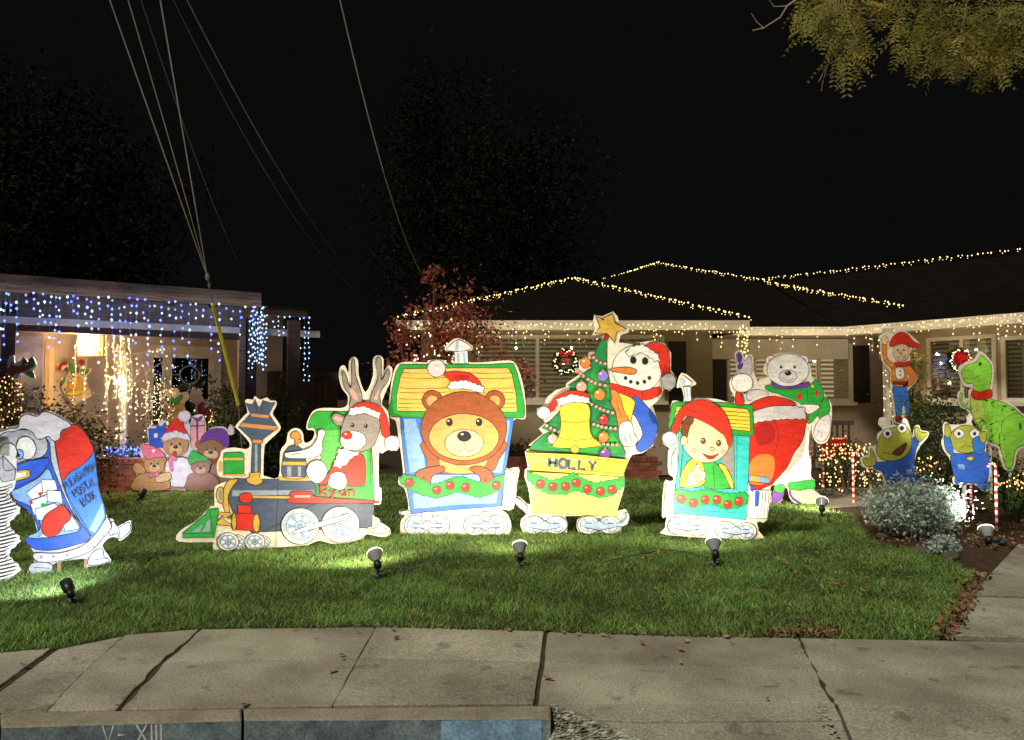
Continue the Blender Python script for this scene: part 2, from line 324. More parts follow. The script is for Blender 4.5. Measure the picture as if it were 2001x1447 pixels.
# kerb : straight stones, painted face
kb = empty('kerb', (0, 0, 0), kind='structure', label='concrete kerb with worn blue paint on its face', cat='kerb')
kpaint = mat('kerb_face_paint', (.30, .39, .42), .75, scale=7, detail=9, col2=(.07, .09, .12), soft=.2, fine=80, fine_amt=.35)
kblue = mat('kerb_blue_paint', (.34, .60, .85), .75, scale=6, detail=9, col2=(.18, .30, .40), soft=.15, fine=80, fine_amt=.3)
KB = [(-1400, 1431), (0, 1418), (475, 1404), (1079, 1401)]; KT = [(-1400, 1398), (0, 1390.5), (475, 1382), (1079, 1376.5)]
for i in range(3):
    a, b = [Vector(ground(*KB[j])[:2]) for j in (i, i + 1)]; c, d = Vector(ground(*KT[i + 1])[:2]), Vector(ground(*KT[i])[:2])
    c.y -= .006; d.y -= .006; a.x += .006; d.x += .006; b.x -= .006; c.x -= .006
    m = MB(); m.prism([a, b, c, d], -.2, -.004); m.build('kerb_stone', conc2, kb, bevel=.008)
    # paint skin 3 mm proud of the face
    fr = Frame((a.x, a.y), math.atan2((b - a).y, (b - a).x)); L = (b - a).length
    m = MB(); m.box(0.002, L - .002, -.003, .001, -.145, -.012); o = m.build('face_paint', kpaint, kb); o.location = fr.P; o.rotation_euler.z = fr.yaw
    if i == 1: frV = fr
    if i == 2:
        s0 = fr.hit(862, 1430)[0]; s1 = fr.hit(1058, 1430)[0]; m = MB(); m.box(s0, s1, -.006, -.002, -.145, -.016); o = m.build('blue_patch', kblue, kb); o.location = fr.P; o.rotation_euler.z = fr.yaw
    if i == 1:
        b2 = Board.__new__(Board); b2.fr = fr; b2.view = (0, 0, 1); m = MB()
        for st in glyphs('V- XIII', (202, 1452), (318, 1449), 34): b2._ribbon(m, b2.loc(st), .008, -.0045, 0, False)
        o = m.build('lettering', mat('chalk_letters', (.85, .85, .82), .9, var=.3, scale=60), kb); o.location = fr.P; o.rotation_euler.z = fr.yaw
# driveway apron right of the kerb end
ap = empty('driveway_apron', (0, 0, 0), kind='structure', label='concrete driveway apron right of the kerb end', cat='driveway')
def sl3(m, P, mi=0): m.add(P, [tuple(range(len(P)))], mi)
def gp(x, y, z=0): v = ground(x, y, z); return (v.x, v.y, z)
def dropz(y): t = max(0, min(1, (y - 1378) / 130)); return -.12 * t * t * .8
def apoly(pts, n=1): return [gp(x, y, dropz(y)) for x, y in pts]
m = MB(); sl3(m, apoly([(1632, 1374), (1058, 1378), (1110, 1378), (1150, 1400), (1240, 1425), (1655, 1425)][::-1])[::1]); 
m = MB()
P1 = [(1085, 1376.5), (1628, 1373.5), (1644, 1408), (1250, 1412), (1170, 1408)]; P2 = [(1180, 1411), (1255, 1414), (1644, 1411), (1668, 1470), (1680, 1600), (1500, 1600), (1260, 1460)]; P3 = [(1636, 1374.2), (2400, 1388.5), (2600, 1600), (1690, 1600), (1676, 1470)]
for P in (P1, P2, P3): m = MB(); v = apoly(P); m.add(v + [(a, b, c - .08) for a, b, c in v], [tuple(range(len(v)))[::-1], tuple(range(len(v), 2 * len(v)))] + [(i, (i + 1) % len(v), len(v) + (i + 1) % len(v), len(v) + i) for i in range(len(v))]); m.build('slab', conc, ap)
rub = mat('rough_aggregate', (.62, .66, .56), .95, scale=24, detail=9, col2=(.20, .19, .15), soft=.10, fine=120, bump=1, bscale=45, bdist=.02)
# broken, rough flare where the kerb ends: small lumps of aggregate
n = 90; V = []; 
m = MB()
for j in range(n):
    for i2 in range(17):
        t = j / (n - 1); e = i2 / 16; x = lerp(lerp(1078, 1330, t), lerp(1077, 1070, t), e) + random.uniform(-3, 3); y = lerp(lerp(1374, 1480, t), lerp(1398, 1500, t), e) + random.uniform(-2, 2)
        V.append(gp(x, y, lerp(dropz(y) + .004, -.06 - .09 * t, e ** 1.6) + random.choice([-.004, -.001, 0, .002, .005]) * (1 if 0 < i2 < 16 else 0)))
fs = [(j * 17 + i, j * 17 + i + 1, (j + 1) * 17 + i + 1, (j + 1) * 17 + i) for j in range(n - 1) for i in range(16)]
m.add(V, [f[::-1] for f in fs]); m.add([gp(1079, 1401, -.145), gp(1079, 1378, -.02), gp(1190, 1420, -.03), gp(1290, 1475, -.1), gp(1290, 1500, -.145)], [(0, 1, 2, 3, 4)]); m.build('broken_edge', rub, ap)
# rubble in the joint at x=1580..1620
m = MB()
for k in range(70):
    t = random.random(); x = lerp(1562, 1640, t) - abs(random.gauss(0, 13)); y = lerp(1252, 1440, t) + random.uniform(-4, 4); p = ground(x, y); m.octa((p.x, p.y, 0.002), random.uniform(.004, .016), 0, .35)
tag(m.build('rubble', mat('rubble_stone', (.40, .37, .28), .95, var=.4, scale=30)), 'broken concrete crumbs along the driveway joint', 'rubble', kind='stuff')
# concrete path at the right edge
pt = empty('path', (0, 0, 0), kind='structure', label='concrete front path along the right edge', cat='path')
for P in ([(1850, 1240), (1895, 1165), (2300, 1180), (2300, 1252)], [(1897, 1161), (1990, 1062), (2400, 1075), (2400, 1176)]):
    m = MB(); m.prism(G(*P), -.1, -.004); m.build('slab', conc, pt, bevel=.004)
m = MB(); m.prism(G((1560, 960), (1640, 952), (1760, 955), (1720, 985), (1620, 992), (1570, 985)), -.1, -.006); m.build('slab', conc, pt, bevel=.004)
# planting bed
bed = mat('mulch', (.10, .055, .03), .95, scale=14, col2=(.03, .02, .012), fine=50, fine_amt=.5, bump=1, bscale=30, bdist=.03)
m = MB(); m.prism(G((1835, 1250), (1870, 1188), (1905, 1122), (1850, 1090), (1700, 1052), (1672, 1008), (1600, 992), (1720, 978), (1790, 940), (2300, 940), (2300, 1062), (1992, 1058), (1848, 1238)), -.08, -.012); tag(m.build('planting_bed', bed), 'mulched planting bed beside the lawn', 'planting bed', kind='structure')
# lawn
LAWN = [(-900, 1345), (0, 1277), (110, 1268), (240, 1242), (400, 1230), (700, 1227), (1070, 1236), (1300, 1244), (1560, 1248), (1832, 1253), (1868, 1188), (1905, 1122), (1850, 1092), (1700, 1054), (1668, 1008), (1590, 990), (1500, 962), (1400, 945), (1280, 938), (985, 936), (760, 925), (580, 940), (470, 964), (195, 964), (60, 968), (-400, 980)]
LW = np.array(G(*LAWN))
turf = mat('turf', (.075, .095, .03), .95, scale=5, col2=(.03, .03, .012), fine=70, fine_amt=.5, bump=1, bscale=60, bdist=.02)
m = MB(); m.prism([tuple(p) for p in LW], -.06, -.002); tag(m.build('lawn', turf), 'front lawn sloping to the sidewalk', 'lawn', kind='structure')
def inside(P, poly):
    r = np.zeros(len(P), bool); n = len(poly)
    for i in range(n):
        x1, y1 = poly[i]; x2, y2 = poly[(i + 1) % n]; c = ((y1 > P[:, 1]) != (y2 > P[:, 1])); xx = (x2 - x1) * (P[:, 1] - y1) / ((y2 - y1) if y2 != y1 else 1e-9) + x1; r ^= c & (P[:, 0] < xx)
    return r
def vis(P, mg=.3): return np.abs(P[:, 0]) < P[:, 1] * .72 + mg
def blades(name, poly, zones, m, hgt=.05, label=''):
    PP = []; WW = []
    lo = poly.min(0); hi = poly.max(0)
    for (y0, y1, dens, wd) in zones:
        a, b = max(lo[1], y0), min(hi[1], y1)
        if b <= a: continue
        n = int((hi[0] - lo[0]) * (b - a) * dens); p = np.stack([RNG.uniform(lo[0], hi[0], n), RNG.uniform(a, b, n)], 1); p = p[vis(p)]; p = p[inside(p, poly)]; PP.append(p); WW.append(np.full(len(p), wd))
    P = np.concatenate(PP); Wd = np.concatenate(WW); n = len(P)
    # patchiness from a few sines
    pn = 1.0 * np.sin(P[:, 0] * 3.1 + np.sin(P[:, 1] * 2.3) * 1.5) * np.sin(P[:, 1] * 4.3 + np.sin(P[:, 0] * 1.9)) + .5 * np.sin(P[:, 0] * 11 + P[:, 1] * 7) * np.sin(P[:, 1] * 13 - P[:, 0] * 5)
    h = hgt * (.45 + .7 * RNG.random(n)) * (1 + .34 * pn); az = RNG.uniform(0, 2 * np.pi, n) * 1.0; ln = RNG.uniform(.3, 1.7, n) * h
    dx, dy = np.cos(az), np.sin(az); fz = RNG.uniform(0, np.pi, n); wx, wy = np.cos(fz) * Wd / 2, np.sin(fz) * Wd / 2
    z0 = np.full(n, -.004); base = np.stack([P[:, 0], P[:, 1], z0], 1); wv = np.stack([wx, wy, np.zeros(n)], 1)
    mid = base + np.stack([dx * ln * .3, dy * ln * .3, h * .6], 1); tip = base + np.stack([dx * ln, dy * ln, h], 1)
    V = np.stack([base - wv, base + wv, mid + wv * .8, mid - wv * .8, tip], 1).reshape(-1, 3); i0 = np.arange(n)[:, None] * 5
    Fq = np.concatenate([i0 + np.array([[0, 1, 2]]), i0 + np.array([[0, 2, 3]]), i0 + np.array([[3, 2, 4]])], 0)
    t = (1 + .42 * RNG.normal(size=(n, 1)).clip(-2, 2)) * (1 + .08 * RNG.normal(size=(n, 3))) * (1 + .26 * pn[:, None] + .16 * (np.sin(P[:, 0] * 1.3 + 2) * np.sin(P[:, 1] * 1.7 + P[:, 0]))[:, None]); dry = RNG.random(n) < .06; t[dry] = np.array([2.6, 1.5, 1.3])
    t = np.repeat(t.clip(.2, 4), 5, axis=0); me = np_mesh(name, V, Fq, [m], t); o = link(name, me); tag(o, label, 'grass', kind='stuff'); return o
gm = mat('grass_blade', (.21, .36, .10), .6, var=.2, scale=3, attr=True, transl=.3, spec=.25)
blades('grass', LW, [(4, 6.2, 7000, .0045), (6.2, 8.6, 5200, .0055), (8.6, 14, 1800, .009)], gm, .042, 'short green lawn grass across the front yard')
# ------------------------------------------------------------------ LEFT HOUSE
PA = at(0, 535, 10.1); A = Frame((PA.x, PA.y), math.radians(32.7)); Bf = A.back(.55); Cf = A.back(2.6)
def cbox(fr, root_fr, name, x0, x1, y0, y1, d0, d1, m, parent, yat=None, bevel=0):   # box traced on plane fr, stored in root frame coordinates
    s0 = fr.hit(x0, 700)[0]; s1 = fr.hit(x1, 700)[0]; ya = yat if yat is not None else (x0 + x1) / 2
    z1 = fr.hit(ya, y0)[1]; z0 = fr.hit(ya, y1)[1]; off = (fr.P - root_fr.P).dot(fr.n); so = (fr.P - root_fr.P).dot(fr.u)
    mm = MB(); mm.box(s0 + so, s1 + so, off + d0, off + d1, z0, z1); return mm.build(name, m, parent, bevel=bevel)
stucco_l = mat('stucco_left', (.58, .49, .42), .9, scale=3, var=.1, bump=.5, bscale=120, bdist=.006)
oldwood = mat('weathered_wood', (.40, .30, .22), .85, scale=5, stretch=(.6, 1, 9), col2=(.17, .11, .085), fine=60, bump=.3)
darkwood = mat('dark_wood', (.085, .055, .045), .8, scale=5, stretch=(.6, 1, 6), var=.35)
whitetrim = mat('white_trim', (.80, .77, .70), .6, var=.08, scale=8)
trimr = mat('cream_trim', (.70, .64, .53), .6, var=.08, scale=6)
shingle = mat('roof_shingle', (.010, .008, .0068), .95, scale=3, stretch=(1, 1, 14), var=.35, bump=.4, bscale=25, spec=0)
LH = frame_empty('porch_house', A, 'low stucco house with wooden porch and blue icicle lights on the left', 'house')
zt = A.hit(0, 535)[1]; zb = A.hit(0, 566)[1]; sE = A.hit(510, 600)[0]
m = MB(); m.box(-6, sE, -.02, .03, zb, zt); m.build('fascia', oldwood, LH)
m = MB(); 
for k in range(26):
    x = -4 + k * .62
    if x < sE - .1: m.box(x, x + .09, .05, .62, zb - .02, zb + .12)
m.build('rafter_tails', darkwood, LH)['kind'] = 'stuff'
m = MB(); m.add([(-6, -.06, zt + .003), (sE + .05, -.06, zt + .003), (sE + .05, 7, zt + .9), (-6, 7, zt + .9)], [(0, 1, 2, 3)]); m.add([(-6, .031, zt - .01), (sE, .031, zt - .01), (sE, 2.8, zt - .01), (-6, 2.8, zt - .01)], [(3, 2, 1, 0)], 1); m.build('roof', [shingle, darkwood], LH)
cbox(Bf, A, 'header_beam', -260, 470, 577, 624, 0, .12, mat('header_wood', (.34, .27, .23), .85, scale=4, stretch=(.5, 1, 7), col2=(.19, .14, .125), fine=50), LH, yat=100)
cbox(Bf, A, 'white_gutter', -260, 466, 623, 636, -.06, -.002, whitetrim, LH, yat=100)
cbox(Bf, A, 'lower_beam', -260, 466, 637, 650, -.03, .1, darkwood, LH, yat=100)
for (x0, x1, y1, mm) in ((2, 30, 900, darkwood), (466, 478, 935, oldwood), (482, 501, 935, darkwood), (563, 586, 935, darkwood)):
    z1 = Bf.hit(100, 600)[1]; s0 = Bf.hit(x0, 700)[0]; s1 = Bf.hit(x1, 700)[0]; o2 = .55; q = MB(); q.box(s0, s1, o2 - .035 + (.02 if mm is darkwood else 0), o2 + .09, 0, z1); q.build('porch_post', mm, LH)
# back wall with opening pieces
sw0, sw1 = Cf.hit(30, 700)[0] - 4, Cf.hit(552, 700)[0]; zc = zt + .1
sA, sB = Cf.hit(300, 700)[0], Cf.hit(420, 700)[0]; zw1 = Cf.hit(360, 690)[1]; off = 2.6
q = MB(); q.box(sw0, sA, off, off + .15, 0, zc); q.box(sB, sw1, off, off + .15, 0, zc); q.box(sA, sB, off, off + .15, zw1, zc); q.build('wall', stucco_l, LH)
q = MB(); s0, s1 = Bf.hit(-60, 700)[0], Bf.hit(84, 700)[0]; q.box(s0, s1, .75, .9, 0, Bf.hit(60, 645)[1]); q.box(s1 - .12, s1, .9, 2.6, 0, Bf.hit(60, 645)[1]); q.build('side_wall', mat('stucco_pale', (.72, .70, .68), .9, scale=1.6, col2=(.45, .44, .44), soft=.05, bump=.5, bscale=90), LH)
# front door
fd = cbox(Cf, A, 'door', 88, 108, 665, 850, -.05, -.002, mat('door_wood', (.55, .38, .20), .6, var=.12, scale=6), LH)
cbox(Cf, A, 'door_panel', 96, 106, 680, 830, -.07, -.052, mat('door_panel_wood', (.68, .52, .32), .6, var=.1), LH)
# french window
fw = cbox(Cf, A, 'window', 300, 420, 690, 880, .02, .06, mat('lamp_dark_room', (.012, .012, .014), .9), LH)
wf = MB(); z0 = 0; 
def bar(x0, x1, y0, y1, d0=-.04, d1=.018, yat=360):
    a, b = Cf.hit(x0, 700)[0], Cf.hit(x1, 700)[0]; wf.box(a, b, off + d0, off + d1, Cf.hit(yat, y1)[1], Cf.hit(yat, y0)[1])
for (x0, x1, y0, y1) in ((288, 300, 677, 900), (420, 432, 677, 900), (300, 420, 677, 689), (318, 324, 689.5, 900), (324.5, 336, 689.5, 900), (408, 419.5, 689.5, 900), (336.5, 407.5, 689.5, 700), (300.5, 317.5, 689.5, 700)): bar(x0, x1, y0, y1)
wf.build('frame', whitetrim, fw)
cbox(Cf, A, 'pane', 336.5, 407.5, 701, 880, .0, .006, glassmat(), fw); cbox(Cf, A, 'pane', 300.5, 317.5, 701, 880, .0, .006, glassmat(), fw)
q = MB(); cpx = Cf.hit(371, 733); pts = [(cpx[0] + .17 * math.cos(t), off - .012, cpx[1] + .17 * math.sin(t)) for t in np.linspace(0, 2 * math.pi, 25)]; q.tube(pts, .010, 5)
for dx, dz in ((1, 0), (-1, 0), (0, 1), (0, -1)): q.tube([(cpx[0] + dx * .17, off - .012, cpx[1] + dz * .17), (cpx[0] + dx * .30, off - .012, cpx[1] + dz * .30)], .008, 5)
q.build('leaded_ring', mat('lead_came', (.45, .45, .45), .5), fw)
# lower side eave and gate to the right
D2 = A.back(1.3)
cbox(D2, A, 'side_fascia', 505, 600, 600, 617, 0, .05, darkwood, LH, yat=550); cbox(D2, A, 'side_gutter', 505, 628, 643, 656, .1, .16, whitetrim, LH, yat=550)
m = MB(); a0 = D2.hit(628, 700)[0]; m.add([(D2.hit(470, 700)[0], 1.28, D2.hit(550, 599)[1]), (D2.hit(602, 700)[0], 1.28, D2.hit(550, 599)[1]), (D2.hit(602, 700)[0], 6, D2.hit(550, 599)[1] + .6), (D2.hit(470, 700)[0], 6, D2.hit(550, 599)[1] + .6)], [(0, 1, 2, 3)]); m.build('side_roof', shingle, LH)
gt = frame_empty('garden_gate', Cf, 'dark brown board gate between the two houses', 'gate')
for k in range(9):
    m = MB(); x0 = Cf.hit(520, 700)[0] + k * .16; m.box(x0, x0 + .15, -.14, -.11, 0.02, 2.0 + .01 * (k % 2)); m.build('board', darkwood, gt)
# icicle lights
warm = emit('bulb_warm', (1, .74, .26), 2.8); warmw = emit('bulb_warm_white', (1, .76, .42), 3.0); blue = emit('bulb_blue', (.11, .19, 1), 3.6); bluew = emit('bulb_cool', (.33, .55, 1), 3.0); amber = emit('bulb_amber', (1, .50, .20), 2.6); cord = mat('light_cord', (.30, .32, .30), .6)
darkcord = mat('dark_cord', (.02, .03, .02), .6)
def icicles(name, label, fr, x0, x1, yf, drops, mat_, r=.014, off=-.05, gap=(6, 9), maxn=9, sway=.6, group=None, mat2=None, dense=1.0):
    root = frame_empty(name, fr, label, 'string lights', group=group); cb = MB(); bb = MB(); x = x0; k = 0; P = []
    while x < x1:
        P.append((x, yf(x))); x += 12
    cb.tube([(fr.hit(a, b)[0], off, fr.hit(a, b)[1]) for a, b in P], .005, 4)
    x = x0 + 3
    while x < x1:
        nb = drops(x); y = yf(x) + random.uniform(-1, 3); s, z = fr.hit(x, y); top = z; z -= random.choice([0, 0, .04, .09, .14])
        for j in range(nb):
            bb.octa((s + random.uniform(-.03, .03) * sway, off - random.uniform(0, .04), z), r * random.uniform(.8, 1.15), 1 if (mat2 and random.random() < .35) else 0, 1.3); z -= random.uniform(*gap) * .0085 * random.choice([1, 1, 1, 1.7])
        if nb > 1: cb.tube([(s, off, top), (s, off, z + .05)], .0025, 3)
        x += random.uniform(10, 19) / dense
    cb.build('cord', cord, root); o = bb.build('bulbs', [mat_, mat2 or mat_], root); o['kind'] = 'stuff'; return root
def blu(x): return random.choice([1, 2, 3, 4, 5, 6, 3, 2, 7, 8])
icicles('icicle_lights', 'blue and white icicle lights hanging from the wooden porch fascia', A, -30, 500, lambda x: 568 + x * .065, blu, blue, r=.0165, mat2=bluew, off=-.04, dense=1.15, gap=(9, 16))
icicles('icicle_lights', 'dense cool white icicle lights bunched at the porch corner post', A, 484, 522, lambda x: 600, lambda x: random.randint(9, 12), bluew, r=.014, gap=(7, 11), dense=3.2)
icicles('icicle_lights', 'cool white icicle lights along the short side eave past the porch', D2, 530, 604, lambda x: 618 + (x - 530) * .04, lambda x: (12 if x > 590 else random.randint(2, 7)), bluew, r=.014, dense=1.6, gap=(9, 13))
def ptlamp(name, p, e, col, parent=None, r=.05):
    r = min(r, .02)
    l = bpy.data.lights.new(name, 'POINT'); l.energy = e; l.color = col; l.shadow_soft_size = r; o = bpy.data.objects.new(name, l); C.objects.link(o); o.location = p
    if parent: o.parent = parent
    return o
for s_ in np.linspace(A.hit(10, 600)[0], A.hit(500, 600)[0], 5): p = A.w(s_, -.25, 2.65); ptlamp('icicle_light', p, 2.6, (.45, .55, 1), r=.12)
# hanging lantern
lc = at(178, 675, 11.6); ln = empty('porch_lantern', (lc.x, lc.y, lc.z - .17), math.radians(20), 'lit glass box lantern hanging under the porch roof', 'lantern')
m = MB()
for a in (-1, 1):
    for b in (-1, 1): m.box(a * .15 - .008, a * .15 + .008, b * .15 - .008, b * .15 + .008, 0, .34)
m.box(-.17, .17, -.17, .17, .34, .36); m.box(-.16, .16, -.16, .16, -.015, 0); m.tube([(0, 0, .36), (0, 0, .75)], .008, 6)
for a in (-1, 1): m.tube([(-.15, a * .152, 0), (0, a * .152, .30), (.15, a * .152, 0)], .004, 4); m.tube([(a * .05, -.152, .34), (a * .05, -.152, .0)], .003, 4)
m.build('lantern_frame', mat('lantern_brass', (.30, .18, .06), .4, metal=.6), ln)
m = MB()
for a in (-1, 1): m.box(-.14, .14, a * .145 - .002, a * .145 + .002, .005, .335); m.box(a * .145 - .002, a * .145 + .002, -.14, .14, .005, .335)
m.build('lantern_glass', emit('lantern_glow', (1, .62, .24), 1.15), ln)
m = MB(); m.ball((0, -.0, .20), .045, .045, .07); m.build('bulb', emit('lantern_bulb', (1, .8, .45), 12), ln)
ptlamp('lantern_light', (lc.x - .05, lc.y - .25, lc.z + .02), 200, (1, .62, .30), r=.12)
# brick planter, left
brick = mat('brick', (.27, .085, .05), .9, scale=12, var=.25, fine=60, fine_amt=.25, bump=.5, rand=.3); mortar = mat('mortar', (.26, .22, .18), .95, scale=30, var=.2)
def brickwall(name, label, fr, px0, px1, ztop, courses, bl, dep=.22, capbr=True, gap=.010):
    root = frame_empty(name, fr, label, 'planter'); s0 = fr.hit(px0, 900)[0]; s1 = fr.hit(px1, 900)[0]; h = ztop / courses
    m = MB(); m.box(s0 + .004, s1 - .004, .008, dep, -.05, ztop - .006); m.build('mortar_core', mortar, root)
    mesh = MB().box(0, bl - gap, 0, .06, 0, h - gap).mesh('brick'); mesh.materials.append(brick); half = MB().box(0, bl / 2 - gap, 0, .06, 0, h - gap).mesh('brick'); half.materials.append(brick)
    capm = MB().box(0, bl * .45 - gap, -.012, .2, 0, h - gap * .5).mesh('brick'); capm.materials.append(brick)
    for r in range(courses):
        x = s0; top = r == courses - 1 and capbr
        if r % 2 and not top: o = link('brick', half, root); o.location = (x, 0, r * h); x += bl / 2
        while x < s1 - .05:
            o = link('brick', capm if top else mesh, root); o.location = (x + random.uniform(-.002, .002), random.uniform(-.003, .003), r * h); x += bl * .45 if top else bl
    return root, s0, s1
g = ground(200, 962); PL = Frame((g.x, g.y), 0); brickwall('brick_planter', 'red brick planter wall behind the bear cutout', PL, 188, 470, .53, 6, .235)
m = MB(); a0 = PL.hit(188, 900)[0]; m.box(a0, PL.hit(470, 900)[0], .2, 1.3, .35, .49); o = m.build('planter_soil', soil, None, loc=PL.P); tag(o, 'soil filling the left brick planter', 'soil', kind='structure')
# ------------------------------------------------------------------ RIGHT HOUSE
wallr = mat('wall_olive', (.34, .285, .19), .9, scale=3, var=.1, bump=.4, bscale=110, bdist=.005)
dark = mat('shutter_black', (.022, .020, .018), .6, var=.2)
EZ = 2.86; RX = Frame((0, 14.0), 0)
RH = empty('ranch_house', (0, 14, 0), 0, 'long low ranch house with hip roofs outlined in lights', 'house')
def rp(v): return (v[0], v[1] - 14, v[2])
eL, eR, eY = -2.04, 4.24, 13.2; apx = at(1120, 548, 16.35)
ap2 = at(1285, 517, 20.4)
def roofpart(name, faces, mm=shingle):
    m = MB()
    for f in faces: m.add([rp(v) for v in f], [tuple(range(len(f)))])
    return m.build(name, mm, RH)
roofpart('hip_roof', [[(eL, eY, EZ), (eR, eY, EZ), tuple(apx)], [(eL, eY, EZ), tuple(apx), (apx.x, 24, apx.z), (eL, 24, EZ)], [(eR, eY, EZ), (eR, 24, EZ), (apx.x, 24, apx.z), tuple(apx)]])
c2r = (10.06, 14.4, EZ); c2l = (-1.9, 14.4, EZ - .02)
roofpart('main_roof', [[c2l, c2r, tuple(ap2)], [c2l, tuple(ap2), (ap2.x, 30, ap2.z), (-1.9, 30, EZ - .02)], [c2r, (10.06, 30, EZ), (ap2.x, 30, ap2.z), tuple(ap2)]])
R1, R2 = at(1500, 553, 18.0), at(2001, 497, 14.4); R3 = R1 + (R2 - R1) * 1.9
E1 = Vector((6.54, 14.4, EZ)); ed = Vector((.582, -.813, 0)); E2 = E1 + ed * 5.5
E0 = E1 - ed * 1.2 + Vector((0, 0, .0))
roofpart('wing_roof', [[tuple(E1 + Vector((0, 0, .004))), tuple(E2 + Vector((0, 0, .004))), tuple(R3), tuple(R1)], [tuple(R1), tuple(R3), (18, 16, EZ), (12, 22, EZ)]])
# fascias + soffits
def seg(fr0, p, q, z0, z1, th, name, mm, inset=0):
    d = Vector((q[0] - p[0], q[1] - p[1], 0)); L = d.length; yaw = math.atan2(d.y, d.x); m = MB(); m.box(0, L, 0, th, z0, z1); o = m.build(name, mm, RH); o.location = (p[0], p[1] - 14, 0); o.rotation_euler.z = yaw; return o
fz0 = EZ - .16
seg(None, (eL - .05, eY - .03), (eR + .05, eY - .03), fz0, EZ + .012, .03, 'fascia', trimr); seg(None, (eR + .05, eY), (eR + .05, 14.38), fz0, EZ + .01, .03, 'fascia', trimr)
seg(None, (eR + .02, 14.37), (E1.x, 14.37), fz0, EZ + .008, .03, 'fascia', trimr); seg(None, (E1.x, E1.y - .03), (E2.x, E2.y - .03), fz0, EZ + .008, .03, 'fascia', trimr)
m = MB(); m.add([rp(v) for v in [(eL, eY, fz0 + .02), (eR, eY, fz0 + .02), (eR, 14.2, fz0 + .02), (eL, 14.2, fz0 + .02)]], [(3, 2, 1, 0)]); m.add([rp(v) for v in [(eR, 14.4, fz0 + .02), (E1.x, 14.4, fz0 + .02), (E1.x + 1.5, 15.9, fz0 + .02), (eR, 15.9, fz0 + .02)]], [(3, 2, 1, 0)]); m.add([rp(v) for v in [tuple(E1 + Vector((0, 0, -.141))), tuple(E2 + Vector((0, 0, -.141))), tuple(E2 + Vector((1.5, 1.3, -.141))), tuple(E1 + Vector((1.5, 1.3, -.141)))]], [(3, 2, 1, 0)]); m.build('soffit', trimr, RH)
# walls
def wallgrid(name, fr, x0, x1, ztop, holes, mm, parent, rootP, zb=0, th=.15):
    # full wall with rectangular holes (s0,s1,z0,z1), built from strips
    o = MB(); hs = sorted(holes); s = x0
    for (a, b, c, d) in hs: o.box(s, a, 0, th, zb, ztop); o.box(a, b, 0, th, zb, c); o.box(a, b, 0, th, d, ztop); s = b
    o.box(s, x1, 0, th, zb, ztop); ob = o.build(name, mm, parent); ob.location = fr.P - rootP; ob.rotation_euler.z = fr.yaw; return ob
RP = Vector((0, 14, 0))
room = mat('room_wall', (.45, .36, .22), .9, var=.1); slatm = mat('blind_slat', (.80, .76, .66), .6, var=.06); lit = emit('lit_room', (1, .72, .36), .16)
def window(fr, px, py, name='window', parent=None, root=None, panes=None, slat=True, litm=None, sill=True, slat_px=11, yat=None, tw=.07, tilt=.022):
    x0, x1 = px; y0, y1 = py; xm = yat or (x0 + x1) / 2; s0, s1 = fr.hit(x0, 700)[0], fr.hit(x1, 700)[0]; z1 = fr.hit(xm, y0)[1]; z0 = fr.hit(xm, y1)[1]
    f = MB(); f.box(s0, s1, -.03, .05, z1 - tw, z1); f.box(s0, s1, -.03, .05, z0, z0 + tw); f.box(s0, s0 + tw, -.031, .051, z0 + tw, z1 - tw); f.box(s1 - tw, s1, -.031, .051, z0 + tw, z1 - tw)
    wob = f.build(name, trimr, root); wob.location = fr.P - RP; wob.rotation_euler.z = fr.yaw
    if sill: m = MB(); m.box(s0 - .05, s1 + .05, -.09, .0, z0 - .07, z0 - .002); m.build('sill', trimr, wob)
    splits = [s0 + tw] + [fr.hit(p, 700)[0] for p in (panes or [])] + [s1 - tw]
    for i in range(len(splits) - 1):
        a, b = splits[i], splits[i + 1]
        if i > 0: m = MB(); m.box(a - .03, a + .03, -.028, .045, z0 + tw, z1 - tw); m.build('mullion', trimr, wob); a += .03
        if i < len(splits) - 2: b -= .03
        m = MB(); m.box(a + .002, b - .002, .0, .005, z0 + tw, z1 - tw); m.build('pane', glassmat(), wob)
        if slat:
            step = slat_px * .0098; z = z0 + tw + .02; sm_ = MB().add([(0, -.034, -tilt), (b - a - .03, -.034, -tilt), (b - a - .03, .034, tilt), (0, .034, tilt), (0, -.034, -tilt + .004), (b - a - .03, -.034, -tilt + .004), (b - a - .03, .034, tilt + .004), (0, .034, tilt + .004)], [(3, 2, 1, 0), (4, 5, 6, 7), (0, 1, 5, 4), (2, 3, 7, 6)]).mesh('slat'); sm_.materials.append(slatm)
            while z < z1 - tw - .02:
                o = link('slat', sm_, wob); o.location = (a + .015, .065, z); z += step
    m = MB(); m.add([(s0, .10, z0), (s1, .10, z0), (s1, .9, z0 - .1), (s0, .9, z0 - .1), (s0, .10, z1), (s1, .10, z1), (s1, .9, z1), (s0, .9, z1)], [(0, 3, 7, 4), (1, 5, 6, 2), (0, 1, 2, 3), (4, 7, 6, 5)]); m.add([(s0, .9, z0 - .1), (s1, .9, z0 - .1), (s1, .9, z1), (s0, .9, z1)], [(0, 1, 2, 3)], 1); m.build('room', [room, litm or lit], wob)
    return (s0, s1, z0, z1), wob
h1, w1 = window(RX, (930, 1298), (655, 784), root=RH, panes=[1050], slat_px=8.4)
W2 = Frame((0, 15.4), 0)
h2, w2 = window(W2, (1420, 1665), (672, 786), root=RH, panes=[1475, 1600], slat_px=9.5, litm=emit('lit_room_bright', (1, .76, .42), .5))
wallgrid('wall', RX, eL + .3, eR - .4, fz0 + .02, [h1], wallr, RH, RP)
q = MB(); q.box(eR - .55, eR - .4, .15, 1.4, 0, fz0 + .02); q.build('return_wall', wallr, RH)
